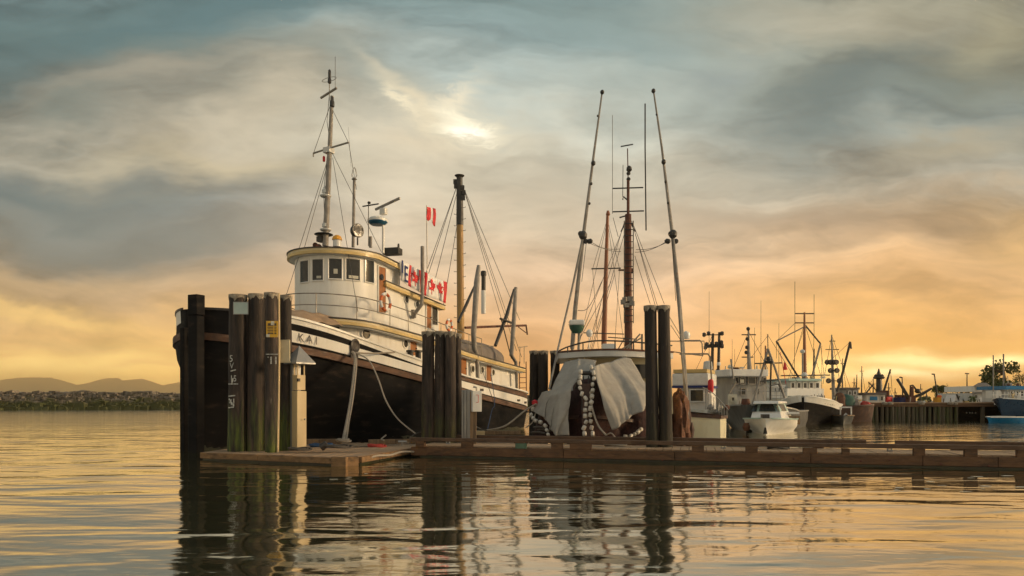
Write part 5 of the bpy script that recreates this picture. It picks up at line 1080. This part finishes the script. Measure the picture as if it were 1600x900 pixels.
# ---- red-brown boat along the wharf with a lit-up mast
t, h = BOAT('fishing_boat', 'red-brown hulled fishing boat stacked with nets, lying at the left end of the wharf', 'fishing boat', 1362, 55, 165, 4, 3, sh_((0,1.35),(4,1.1)), 'brown_hull', gun='brown_hull', bow=2.5)
q = S(); q.add([v for v in ()], []); 
WB('deckhouse', 'rust', t, 1303, 626, 1352, 645, 56.5, 2); WB('white_panel', 'white_paint', t, 1341, 618, 1347, 634, 56, .5); WB('white_panel', 'old_paper', t, 1307, 620, 1311, 634, 56, .5)
m_ = WT('mast', 'grey_pipe', t, [(1303,626),(1301,580),(1299.5,523)], 57, [.16,.12,.05], 8)
for y, a, b in ((546,1290,1311),(533,1296,1305),(595,1293,1311)): WT('crosstree', 'rig_wire', m_, [(a,y),(b,y)], 57, .035)
for px, y in ((1292,566),(1297,566),(1303,566),(1306,566),(1297,579),(1307,579),(1294,595),(1311,595)): q = S(); q.lathe([(.14,-.12),(.22,0),(.2,.14)], P(px,y,56.8), (.3,-1,0), 8); q.build('floodlight', M['black_metal'], m_, world=True)
WT('boom', 'black_metal', t, [(1328.5,534),(1318,578),(1308,612)], 56, [.09,.09,.11]); WT('boom_fall', 'rig_wire', t, [(1329,536),(1330,545)], 56, .07)
for a, b in (((1299.5,525),(1286,600)),((1300,530),(1314,605))): WT('stay', 'rig_wire', t, [a,b], 57, .018, 4)
for px, rx, hh, m_, lab in ((1322,.8,.95,'green_trim','green net heap on the deck at the left end of the wharf'),(1312,.4,1.1,'terracotta','small brown net heap beside the green one'),(1333,.45,.7,'canvas','grey sack heap right of the green net heap'),(1350,.5,.4,'rope_red','low red heap near the wharf end')):
    q = heap(Vector((P(px,620,56.2).x, 56.2, 1.2)), rx, .8, hh, px); tag(q.build('net_heap', M[m_], world=True), lab, 'net heap')
# ---- wharf
mm('far_pile', (.06,.05,.035), (.11,.095,.065), (3,3,.3), 2, .85, .01, c3=(.05,.06,.02), c3s=1, c3lo=.5, c3hi=.6)
WD = 56.7
wharf = thing('wharf', 'long dark timber wharf on close-set piles across the right background', 'wharf', (P(1345,600,WD).x, WD, 0))
for i, (a, b) in enumerate(((1345,1402),(1402.4,1455),(1455.4,1496),(1496.4,1553))): WB('cap_beam', 'dock_beam', wharf, a, 630, b, 635.5, WD-.25, .4)
WB('wharf_deck', 'deck_board', wharf, 1340, 628.8, 1700, 630, WD, 14)
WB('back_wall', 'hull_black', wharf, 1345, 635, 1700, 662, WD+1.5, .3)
wx = 1356; k = 0
while wx < 1545:
    r_ = random.uniform(.13,.19)
    if wx < 1497 or int(wx) in range(1529,1536): q = S(); c = P(wx, 600, WD-.1); q.tube([(c.x, c.y, -.6), (c.x+random.uniform(-.04,.04), c.y, 1.2)], [r_, r_*.9], 8); tag(q.build('wharf_pile', M['far_pile'], wharf, world=True))
    wx += random.uniform(4.5, 8.5)
for px in (1382,1391,1440,1485,1492): q = S(); q.lathe([(.2,0),(.24,.15),(.1,.22)], P(px,632,WD-.6)); q.build('pile_cap', M['cap'], wharf, world=True)
for px in (1510,1515,1519,1524): q = S(); disc(q, P(px,645,WD+1.3), (0,-1,0), .06, .04, 8); q.build('bolt_head', M['white_paint'], wharf, world=True)
# ground behind it
q = MB(); q.grid([[(x, y, 1.25) for x in (27, 900)] for y in (WD+10, 420)]); q.grid([[(27, y, z) for z in (-1, 1.25)] for y in (WD+10, 420)]); q.grid([[(27, 420, z), (900, 420, z)] for z in (-1, 1.25)]); tag(q.build('ground', M['stone']), kind='structure')
# ---- things standing on the wharf
def SH(name, lab, cat, parts, D):
    x0 = parts[0]; t = thing(name, lab, cat, (P(x0[2], 600, D).x, D, 1.35)); return t
t = thing('shed', 'low white shed with a blue sign on the wharf', 'shed', (P(1368,600,60).x, 60, 1.3))
WB('wall', 'white_paint', t, 1354, 617, 1383, 630, 60, 3); WB('roof', 'roof_grey', t, 1352, 613.5, 1385, 617, 59.8, 3.4); WB('blue_sign', 'cyan_hull', t, 1359.5, 619.5, 1371, 625.5, 59.9, .05); PANE(t, 1375, 619, 1380, 626, 59.95)
t = thing('lattice_mast', 'dark platform mast rising behind the white wharf shed', 'mast', (P(1373.5,600,64).x, 64, 1.3))
WT('pole', 'black_metal', t, [(1374,628),(1373.5,590),(1373,576)], 64, [.3,.25,.05], 8)
for y, r_ in ((587,.42),(590,.5)): q = S(); q.lathe([(r_*.8,-.12),(r_,0),(r_*.8,.12)], P(1373.3,y,64)); q.build('platform', M['black_metal'], t, world=True)
WT('stay', 'rig_wire', t, [(1357,597),(1371,612)], 64, .05); WT('stay', 'rig_wire', t, [(1357,597),(1360,614)], 64, .025)
t = thing('cargo_derrick', 'slim dark derrick leaning right over the red machinery on the wharf', 'derrick', (P(1379,600,62).x, 62, 1.3)); WT('boom', 'black_metal', t, [(1391.5,577),(1379,618),(1378,630)], 62, [.07,.11,.12]); WT('cable', 'rig_wire', t, [(1391.5,578),(1394,612)], 62, .02, 4)
for i, (a, y0, b, y1, m_) in enumerate(((1379,612,1386,622,'rust'),(1386,610,1391,620,'rust'),(1384,620,1397,629,'red'),(1393,617,1398,629,'grey_white'))):
    q = MB(); tag(WB('deck_machine', m_, None, a, y0, b, y1, 60.5+i*.4, 1, .2*i, .08), ['dark machine block left of the red machinery','upper rusty machine above the red one','low red machine on the wharf edge','pale machine housing right of the red one'][i], 'machine')
t = thing('crane', 'dark folding crane with its arm raised to the left on the wharf', 'crane', (P(1422,600,60).x, 60, 1.3))
WT('boom', 'black_metal', t, [(1402,592),(1409,603),(1422,627)], 60, [.12,.12,.16]); WT('column', 'rust', t, [(1424,630),(1424.5,604)], 60, [.2,.16], 8); WT('jib', 'black_metal', t, [(1422,603),(1426,602),(1434,612)], 60, .08); WT('stub_boom', 'black_metal', t, [(1424,622),(1440,616),(1455.5,607)], 60, [.13,.15,.10])
q = S(); q.lathe([(.1,-.2),(.25,-.05),(.2,.15),(.05,.2)], P(1434,611,60)); q.build('grab', M['black_metal'], t, world=True); q = MB(); q.box(P(1423,624,60), (.6,.5,.6)); q.build('cab', M['rust'], t, world=True)
tag(WB('blue_container', 'blue_print', None, 1406, 621, 1417, 629.5, 61, 1.2), 'small dark blue box standing left of the crane', 'container')
for i, (x0, y0, x1, y1, D) in enumerate(((1409.5,590,1411,630,75),(1460,585,1466,630,70),(1511,584,1511,612,90))):
    t = thing('street_lamp', ['thin lamp post behind the crane boom','bent-armed lamp post beside the round green bush','twin-armed lamp post left of the grey house'][i], 'street lamp', (P(x1,600,D).x, D, 1.3))
    WT('pole', 'black_metal', t, [(x1,y1),(x0,y0)], D, [.09,.05]); WT('lamp_head', 'black_metal', t, [(x0-(4 if i < 2 else 3),y0-.5),(x0+(.5 if i < 2 else 3),y0)], D, .07)
for i in range(3): tag(WB('oil_drum', 'terracotta' if i == 1 else 'rust', None, 1401+i*5.5, 617, 1404+i*5.5, 621, 61.5, .3), ['left of three small drums by the blue box','orange middle drum by the blue box','right of three small drums by the blue box'][i], 'drum', 'drums by the blue box')
t = thing('portable_hut', 'small orange hut with rounded top on the wharf', 'hut', (P(1468,600,60).x, 60, 1.3)); WB('body', 'yellow_plastic', t, 1464.5, 621, 1471, 630, 60, .6); q = S(); q.lathe([(.2,0),(.18,.15),(.05,.22)], P(1467.8,621,60.3)); q.build('dome', M['orange'], t, world=True)
t = thing('tent', 'white peaked tent with dark slanting edge on the wharf', 'tent', (P(1496,600,60).x, 60, 1.3)); q = MB(); q.prism([P(1490,630,60), P(1503,630,60), P(1495,617,60)], (0,1.4,0)); q.build('canopy', M['white_cloth'], t, world=True); WT('ridge_pole', 'black_metal', t, [(1494.5,616),(1501,629)], 59.9, .07)
# ---- houses
t = thing('house', 'two-storey pale house with grey hip roof behind the end of the wharf', 'house', (P(1535,600,85).x, 85, 1.3))
WB('upper_wall', 'white_paint', t, 1523, 603, 1545, 612, 85, 6); q = MB(); q.add([P(1520,603.5,84.6), P(1547.5,603.5,84.6), P(1549,603.5,91.6), P(1524,603.5,91.6), P(1529,598,87), P(1541,598,87)], [(0,1,5,4),(1,2,5),(2,3,4,5),(3,0,4),(3,2,1,0)]); q.build('roof', M['roof_grey'], t, world=True)
WB('lower_wall', 'grey_white', t, 1519, 614, 1548, 631, 84.4, 7); q = MB(); q.add([P(1517,614.5,84), P(1550,614.5,84), P(1550,614.5,91), P(1519,614.5,91), P(1522,610.5,85.8), P(1546,610.5,85.8), P(1546,610.5,90), P(1524,610.5,90)], [(0,1,5,4),(1,2,6,5),(2,3,7,6),(3,0,4,7),(3,2,1,0)]); q.build('porch_roof', M['roof_grey'], t, world=True)
for a, b, y0, y1 in ((1526,1531,605,609),(1536,1541,605,609),(1522,1527,617,622)): PANE(t, a, y0, b, y1, 84.9 if y0 < 610 else 84.3)
for a in (1531, 1542): WB('door', 'white_cloth', t, a, 621, a+5, 630, 83.9, .2)
tag(WB('parked_van', 'terracotta', None, 1545, 625, 1552, 633, 62, 1, 0, .1), 'small red-brown vehicle at the bow of the blue boat', 'van')
# ---- trees
def leafcrown(mb, c, rx, ry, rz_, n, s, seed):
    rnd = random.Random(seed); ctr = [(Vector((rnd.uniform(-1,1), rnd.uniform(-1,1), rnd.uniform(-1,1))), rnd.uniform(.25,.5)) for _ in range(11)]
    for _ in range(n):
        b, r_ = rnd.choice(ctr); b = b.normalized()*.72 if b.length > .72 else b
        d = Vector((rnd.gauss(0,1), rnd.gauss(0,1), rnd.gauss(0,1))).normalized()*rnd.random()**.4*r_; p = b+d
        p = Vector((c.x+p.x*rx, c.y+p.y*ry, c.z+p.z*rz_)); a = Vector((rnd.uniform(-1,1), rnd.uniform(-1,1), rnd.uniform(-1,1))).normalized(); e = a.orthogonal().normalized(); f = a.cross(e)
        ss = s*rnd.uniform(.6,1.3); mb.add([p-e*ss-f*ss*.5, p+e*ss*.2-f*ss*.7, p+e*ss+f*ss*.3, p-e*ss*.3+f*ss*.7], [(0,1,2,3)])
def tree(px, top, base, wpx, D, lab, m_='leaf', dens=1., nm='tree', grp='trees on the shore', s=None):
    a, b = P(px, top, D), P(px, base, D); hgt = a.z-1.25; t = thing(nm, lab, 'tree', (a.x, D, 1.25), 0, grp); rx = wpx/F*D/2
    q = S(); q.tube([(a.x, D, 1.2), (a.x+.05*hgt, D, 1.25+hgt*.5), (a.x, D, 1.25+hgt*.85)], [hgt*.035, hgt*.02, hgt*.008], 8)
    rnd = random.Random(int(px))
    for i in range(6): z = hgt*rnd.uniform(.3,.7); an = rnd.uniform(0,6.3); q.tube([(a.x+.03*hgt, D, 1.25+z), (a.x+rx*.7*math.cos(an), D+rx*.7*math.sin(an), 1.25+z+hgt*.18)], [hgt*.012, hgt*.004], 5)
    q.build('trunk', M['bark'], t, world=True); q = MB(); leafcrown(q, Vector((a.x, D, 1.25+hgt*.58)), rx, rx, hgt*.44, int(1500*dens), s or rx*.075, int(px*7)); q.build('crown', M[m_], t, world=True)
tree(1568, 563, 630, 54, 110, 'tallest broad tree with open crown behind the blue boat', dens=1.5)
tree(1468, 602, 630, 26, 95, 'round dense green bush-like tree beside the bent lamp post', dens=1.6)
tree(1478, 600, 630, 10, 98, 'slender dark tree right of the round green one', 'leaf_dark', .5)
tree(1495, 603, 628, 10, 98, 'slender small tree behind the white tent', 'leaf_dark', .5)
tree(1508, 606, 630, 15, 96, 'small rounded tree left of the grey house', 'leaf_dark', .8)
tree(1487, 613, 630, 14, 94, 'low shrub-like tree between lamp post and tent', 'leaf', .6)
tree(1592, 577, 630, 18, 120, 'loose crowned tree at the right edge of the picture', 'leaf_dark', .7)
tree(1545, 605, 630, 14, 100, 'small tree squeezed between house and tall tree', 'leaf_dark', .6)
tree(1625, 580, 630, 40, 115, 'broad tree just beyond the right edge', 'leaf', 1)
q = MB(); rnd = random.Random(5)
for i in range(2600):
    px = rnd.uniform(1425, 1560); D = rnd.uniform(80, 90); p = P(px, rnd.uniform(620,630), D); a = Vector((rnd.uniform(-1,1), rnd.uniform(-1,1), rnd.uniform(-1,1))).normalized(); e = a.orthogonal().normalized(); f = a.cross(e); ss = rnd.uniform(.06,.2)
    if mnoise.noise(Vector((px*.08, p.z*.5, 0))) > .15-(.3 if px < 1465 else 0): q.add([p-e*ss, p+f*ss*.7, p+e*ss, p-f*ss*.6], [(0,1,2,3)])
tag(q.build('shrubs', M['leaf']), kind='stuff', label='low olive scrub behind the wharf', cat='shrubs')
# ---- blue boat at the right edge
t, h = BOAT('fishing_vessel', 'deep blue hulled vessel with pale house, cut off by the right edge of the picture', 'fishing vessel', 1567, 54.5, 18, 15, 5, sh_((0,1.85),(2,1.6),(15,1.4)), 'blue_hull', gun='white_paint', bow=5, rake=.25, wl=1.5)
WB('house', 'grey_white', t, 1573, 608, 1680, 628, 57, 3, 0); WB('canopy', 'cyan_hull', t, 1572, 603, 1690, 608.5, 56.6, 3.6, 0)
for a in (1578,1586,1594): PANE(t, a, 611, a+5, 619, 56.9, 0, 'white_paint')
WT('mast', 'grey_pipe', t, [(1552,625),(1552,555)], 57, .05); WT('mast', 'grey_pipe', t, [(1568,625),(1568,553)], 57.5, .06)
for i in range(8): px = 1552+i*6; WT('rail_stanchion', 'white_paint', t, [(px, 612), (px, 624)], 56, .03, 4)
WT('rail', 'white_paint', t, [(1548,617),(1600,615)], 56, .03, 4); WB('winch', 'white_paint', t, 1556, 610, 1564, 622, 57, 1, .2)
t, h = BOAT('rowing_boat', 'bright cyan boat lying alongside the blue vessel', 'boat', 1545, 52.8, 10, 8, 1.8, sh_((0,.42),(2,.44),(8,.3)), 'cyan_hull', gun='white_paint', bow=1.6, stern=.5, rake=.3)
DM = {1316: 'tallest of its group, under the leaning black boom', 1334: 'rising behind the green net heap', 1346: 'second tallest, left of the white wharf shed', 1364: 'directly above the blue sign of the shed', 1388: 'above the red wharf machinery', 1398: 'between red machinery and crane boom', 1438: 'just right of the crane grab', 1447: 'lowest one, above the crane stub boom'}
for px, y0 in ((1316,560),(1334,590),(1346,572),(1364,592),(1388,598),(1398,606),(1438,600),(1447,612)):
    q = S(); q.tube([P(px,632,66), P(px+.6,y0,66)], [.08,.03], 6); q.tube([P(px-3,y0+8,66), P(px+4,y0+8,66)], .03, 4); q.tube([P(px,y0+3,66), P(px+9,630,66)], .018, 4); tag(q.build('dark_mast', M['rig_wire'], world=True), 'slim dark mast with a short crossbar, '+DM[px], 'mast', 'slim dark masts behind the wharf')
# more moored boats packed behind
t, h = BOAT('fishing_boat', 'small white fishing boat whose wheelhouse shows between the A-frame and the black trawler', 'fishing boat', 1206, 50, 70, 8, 2.8, sh_((0,1.3),(8,1)), 'white_paint')
WB('wheelhouse', 'white_paint', t, 1206, 604, 1226, 622, 52, 2.5, .1); WB('roof', 'grey_white', t, 1204, 601.5, 1228, 604.5, 51.8, 3, .1)
for a in (1209,1215,1221): PANE(t, a, 606, a+4, 612, 51.8, .1)
WT('mast', 'brown_spar', t, [(1196,600),(1196,540)], 53, [.08,.05]); WT('rail', 'galv', t, [(1203,618),(1228,618)], 51, .02, 4)
t, h = BOAT('fishing_boat', 'dark blue-grey fishing boat glimpsed behind the skiff, stacked with gear', 'fishing boat', 1330, 60, 150, 7, 2.8, sh_((0,1.3),(7,1.1)), 'blue_hull')
WB('wheelhouse', 'galv', t, 1322, 608, 1342, 626, 60.5, 2, .1); WB('roof', 'roof_grey', t, 1320, 605.5, 1344, 608.5, 60.2, 2.4, .1)
for a in (1325,1333): PANE(t, a, 611, a+5, 617, 60.3, .1)
WT('mast', 'black_metal', t, [(1338,608),(1339,585)], 61, [.06,.03]); WT('boom', 'black_metal', t, [(1350,618),(1365,600)], 61, [.07,.05])
# deck gear: small fittings on the moored boats
rg = random.Random(21)
def gear(par, x0, x1, y, D, n, hh=9):
    for i in range(n):
        x = rg.uniform(x0, x1); k = rg.random(); y1 = y+rg.uniform(-2,2); m_ = rg.choice(['black_metal','galv','grey_white','rust','rail_metal','yellow_trim','old_paper'])
        if k < .45: WT('gear_post', m_, par, [(x,y1),(x+rg.uniform(-2,2),y1-rg.uniform(.5,1.3)*hh)], D+rg.uniform(-.3,.3), .03, 5)
        elif k < .75: WB('gear_box', m_, par, x, y1-rg.uniform(2,hh*.5), x+rg.uniform(2,6), y1, D+rg.uniform(-.3,.3), .4)
        else: q = S(); q.lathe([(.06,-.1),(.14,0),(.06,.14)], P(x, y1-hh*.3, D)); q.build('gear_drum', M[m_], par, world=True)
BO = {o['label'][:14]: o for o in bpy.data.objects if 'label' in o.keys() and o.type == 'EMPTY'}
gear(BO['grey steel fis'], 1138, 1200, 577, 42, 9, 8); gear(BO['grey steel fis'], 1140, 1200, 640, 39.5, 16, 12); gear(BO['cream hulled b'], 1100, 1136, 640, 31.8, 8, 12); gear(BO['white fishing '], 1106, 1140, 583, 45, 5, 8)
gear(BO['black hulled t'], 1230, 1288, 592, 53, 9, 7); gear(BO['black hulled t'], 1238, 1290, 622, 50.5, 9, 6); gear(BO['red-brown hull'], 1303, 1356, 626, 56, 16, 9); gear(BO['small white fi'], 1204, 1226, 601, 52, 4, 7)
gear(BO['deep blue hull'], 1556, 1600, 624, 56, 16, 10); gear(BO['long dark timb'], 1385, 1545, 630, 58, 26, 6); gear(BO['deep blue hull'], 1574, 1600, 603, 57, 5, 10)
for a, b in (((1171,515),(1145,577)),((1171,520),(1200,577)),((1200,524),(1150,590)),((1200,524),(1248,600)),((1114,522),(1085,583)),((1196,542),(1220,601)),((1299.5,524),(1330,610)),((1373.5,577),(1350,615)),((1328.5,534),(1301,560))): WT('stay', 'rig_wire', BO['grey steel fis'] if a[0] < 1250 and a[0] > 1150 and a[0] != 1196 else BO['red-brown hull'] if a[0] > 1290 else BO['small white fi'] if a[0] == 1196 else BO['white fishing '], [a,b], 54 if a[0] > 1250 else 43, .014, 4)
# thin far masts
FM = ['tallest faint aerial left of the black trawler, above the A-frame', 'tall faint aerial above the dark gallows', 'short aerial just left of the grey wheelhouse roof', 'short aerial at the left edge of the grey wheelhouse roof', 'thin aerial just right of the crosstree mast on the grey boat', 'faint aerial left of the trawler side boom', 'very short aerial above the right of the grey wheelhouse', 'thin aerial between the trawler boom and the floodlight mast']
for i, (px, y0, y1, D) in enumerate(((1189,470,577,60),(1108,455,560,62),(1144,530,577,60),(1148,545,577,61),(1179,512,577,60),(1217,505,590,62),(1191,575,600,60),(1284,540,600,62))):
    q = S(); q.tube([P(px,y1+60,D), P(px,y0,D)], [.035,.012], 5); tag(q.build('far_mast', M['rig_wire'], world=True), FM[i], 'mast', 'thin aerial masts behind the boats')
# ================================================================== breakwater, mountains
def rock(mb, c, s, rnd):
    vs = []
    for a, b, e in ((-1,-1,-1),(1,-1,-1),(1,1,-1),(-1,1,-1),(-1,-1,1),(1,-1,1),(1,1,1),(-1,1,1)): vs.append(c+Vector((a*s*rnd.uniform(.5,1.1), b*s*rnd.uniform(.5,1.1), e*s*rnd.uniform(.35,.8))))
    mb.hexa(vs)
q = MB(); rnd = random.Random(3); w0, w1 = Vector((-110,118,0)), Vector((12,150,0)); wd_ = (w1-w0).normalized(); wn = Vector((-wd_.y, wd_.x, 0))
for i in range(4600):
    s_ = rnd.uniform(0, (w1-w0).length); o = rnd.uniform(-.6, 7)*rnd.uniform(.5,1); hc = interp([(0,2.7),(40,2.4),(126,1.7)], s_); z = min(o*.62, hc, (9-o)*1.2)+rnd.uniform(-.3,.25); c = w0+wd_*s_+wn*o+Vector((0,0,z)); rock(q, c, rnd.uniform(.35,1.0)*(1 if rnd.random() > .06 else 1.35), rnd)
for i in range(60):
    a = w0+wd_*(w1-w0).length*i/60; b = w0+wd_*(w1-w0).length*(i+1)/60; hc = interp([(0,2.3),(40,2.0),(126,1.3)], (i+.5)*126/60)
    q.hexa([a+wn*2.2-Vector((0,0,1)), b+wn*2.2-Vector((0,0,1)), b+wn*9-Vector((0,0,1)), a+wn*9-Vector((0,0,1)), a+wn*4+Vector((0,0,hc)), b+wn*4+Vector((0,0,hc)), b+wn*6+Vector((0,0,hc)), a+wn*6+Vector((0,0,hc))])
def rip_mat():
    m = mk('riprap', (.22,.19,.155), (.055,.048,.038), scale=1.3, rough=.95, bump=.05, lo=.4, hi=.6); t = m.node_tree; g2 = G(t); b = [n for n in t.nodes if n.type == 'BSDF_PRINCIPLED'][0]; src = b.inputs['Base Color'].links[0].from_socket
    ge = g2.n('ShaderNodeNewGeometry'); sp2 = g2.n('ShaderNodeSeparateXYZ'); t.links.new(ge.outputs['Position'], sp2.inputs[0]); nn = g2.noise(ge.outputs['Position'], .5, 3)
    f = g2.mr(g2.m('ADD', sp2.outputs[2], g2.mr(nn, .3, .7, -.6, .6)), 1.2, 2.2, .9, 0, True); t.links.new(g2.mix(f, src, (.045,.055,.012)), b.inputs['Base Color']); return m
tag(q.build('breakwater', rip_mat()), 'long low breakwater of heaped grey boulders, green at the waterline', 'breakwater', kind='stuff')
def ridge(prof, D, depth, m_, nm, pxs):
    q = MB(); rows = []
    for i, px in enumerate(pxs):
        hh = H+(HY-interp(prof, px))/F*D; hh += D*.0007*mnoise.fractal(Vector((px*.03, D*.01, 0)), 1, 2, 4); x = (px-800)/F*D
        rows.append([(x, D-depth, -2), (x, D-depth*.4, hh*.55), (x, D, hh), (x, D+depth, -2)])
    q.grid(rows); return tag(q.build(nm, m_), kind='structure')
M['hill'] = mk('hill', (.10,.10,.085), (.07,.075,.06), scale=.004, rough=1)
ridge([(-300,600),(-60,597),(0,594),(28,590),(80,590),(100,595),(120,601),(135,599),(165,591),(185,590),(192,594),(225,592),(255,602),(278,597),(310,596),(360,603),(420,600),(470,606),(520,618),(560,627)], 7000, 300, M['hill'], 'mountains', [x*4-300 for x in range(216)])
# ---- haze: even air round the whole scene
hzm = bpy.data.materials.new('haze'); hzm.use_nodes = True; t = hzm.node_tree; t.nodes.clear()
o_ = t.nodes.new('ShaderNodeOutputMaterial'); v_ = t.nodes.new('ShaderNodeVolumePrincipled'); t.links.new(v_.outputs[0], o_.inputs['Volume'])
v_.inputs['Color'].default_value = (1,.88,.66,1); v_.inputs['Density'].default_value = 2.2e-4; v_.inputs['Anisotropy'].default_value = .92
q = MB(); q.box((0, 3750, 129.5), (16000, 8500, 261)); hz = q.build('haze', hzm); tag(hz, kind='stuff')

q = MB(); rf = random.Random(4)
for i in range(46):
    px, py = (rf.uniform(1000,1600), rf.uniform(742,770)) if i < 34 else (rf.uniform(520,1000), rf.uniform(735,775)); D = H*F/(py-HY); c = P(px, py, D); L_ = rf.uniform(.03,.16); W_ = rf.uniform(.015,.04); n = 8
    q.add([(c.x+L_*math.cos(2*math.pi*j/n)*rf.uniform(.6,1.2), c.y+W_*math.sin(2*math.pi*j/n)*2*rf.uniform(.6,1.2), .012) for j in range(n)], [tuple(range(n))])
tag(q.build('foam', M['old_paper']), kind='stuff', label='scattered flecks of foam and scum drifting in front of the dock', cat='foam')
# ================================================================== flags, banner, life rings on the tug
LEAF = [(0,1),(.12,.72),(.30,.80),(.24,.38),(.48,.58),(.55,.46),(.88,.48),(.76,.28),(.84,.18),(.44,-.18),(.50,-.38),(.06,-.30),(.06,-.80)]
LEAF = LEAF+[(-x, y) for x, y in LEAF[::-1][:-1]]
def fx(px, v, off=0, t0=2.2):
    top = interp([(624,406.5),(697,441)], px); bot = interp([(624,437),(660,460),(697,474)], px); fold = .05*math.sin(px*.33)+.03*math.sin(px*.71+v*2)
    return TUGM @ TS(px+1.2*math.sin(v*3+px*.2), top+(bot-top)*v, t0+fold+off)
TUGM = FR[tug.name]
def fpatch(a, b, v0, v1, off, nm, m_, par, n=10, k=6):
    q = S(); q.grid([[fx(a+(b-a)*i/n, v0+(v1-v0)*j/k, off) for j in range(k+1)] for i in range(n+1)]); return q.build(nm, M[m_], par, world=True, solid=.004)
def flag(a, b, w0, w1, lc, ls, lab):
    c = fx(a, .5); t = thing('flag', lab, 'flag', c, 0, 'red and white flags along the upper cabin roof'); fpatch(a, b, 0, 1, 0, 'field', 'white_cloth', t)
    for x0, x1 in ((a, w0), (w1, b)):
        if x1-x0 > .5: fpatch(x0, x1, 0, 1, .012, 'red_bar', 'red', t, 4)
    q = MB(); pts = [fx(lc+ls*x*1.0, .5-y*.42, .02) for x, y in LEAF]; ctr = fx(lc, .52, .02); n = len(pts); q.add(pts+[ctr], [(i, (i+1)%n, n) for i in range(n)]); q.build('maple_leaf', M['red'], t, world=True, solid=.004)
flag(639, 662, 643, 655.5, 649, 6.6, 'red and white maple leaf flag next to the blue lettered banner'); flag(662.4, 684, 667, 683.6, 675.5, 7, 'middle maple leaf flag, creased, right of the grey vent pipe'); flag(684.4, 697.5, 684.5, 692.5, 687.8, 5.4, 'rightmost maple leaf flag at the aft end of the cabin roof')
c = fx(624.5, .5); t = thing('banner', 'white banner with dark blue letters at the left end of the flags', 'banner', c); fpatch(624.5, 638.6, 0, 1, 0, 'cloth', 'white_cloth', t)
q = MB(); lettering(q, 'E', 1.02, fx(634.6, .56, .06), (TUGM.to_3x3() @ Vector((1,0,-.2))), (0,0,1), .62); lettering(q, 'I', .8, fx(628, .3, .06), (TUGM.to_3x3() @ Vector((1,0,-.2))), (0,0,1), 1.2); q.build('lettering', M['blue_print'], t, world=True, solid=.02)
c = TUGM @ TS(668, 428, 1.5); t = thing('flagpole_flag', 'small torn red and white flag flying from a thin staff above the banner', 'flag', c)
WT2 = lambda px, py: TUGM @ TS(px, py, 1.5)
q = S(); q.tube([WT2(667.5,440), WT2(666.5,321)], .022, 6); q.build('staff', M['rail_metal'], t, world=True)
def sf(u_, v_): return TUGM @ (TS(666.5+14*u_+.8*math.sin(v_*4), 323+(22-5*(1-u_))*v_+7*u_-4*u_*(1-v_)+(3*math.sin(u_*9) if v_ > .9 else 0), 1.5+.05*math.sin(u_*8+v_*2)))
for a, b, m_, nm in ((0,.45,'red','red_bar'),(.45,.68,'white_cloth','field'),(.68,1,'red','red_bar')): q = S(); q.grid([[sf(a+(b-a)*i/5, j/6) for j in range(7)] for i in range(6)]); q.build(nm, M[m_], t, world=True, solid=.004)
def lifering(c, nrm, r, lab):
    c = Vector(c); t = thing('life_ring', lab, 'life ring', c, 0, 'orange and white life rings on the tug'); ax = Vector(nrm).normalized(); a = ax.orthogonal().normalized(); b = ax.cross(a)
    for k in range(8):
        a0 = k*math.pi/4+(.0 if k%2 else .14); a1 = (k+1)*math.pi/4+(.14 if k%2 == 0 else 0)
        q = S(); q.tube([c+(a*math.cos(a0+(a1-a0)*i/6)+b*math.sin(a0+(a1-a0)*i/6))*r for i in range(7)], .06 if k%2 == 0 else .062, 10); q.build('orange_segment' if k%2 == 0 else 'white_band', M['orange' if k%2 == 0 else 'white_cloth'], t, world=True)
nn_ = TUGM.to_3x3() @ Vector((0,-1,0))
lifering(TUGM @ TS(602.5, 472, 2.58), nn_, .34, 'orange and white life ring on the boat deck rail before the wheelhouse door')
lifering(TUGM @ TS(702, 508, 2.58), nn_, .26, 'smaller orange life ring on the rail just left of the wooden aft mast')
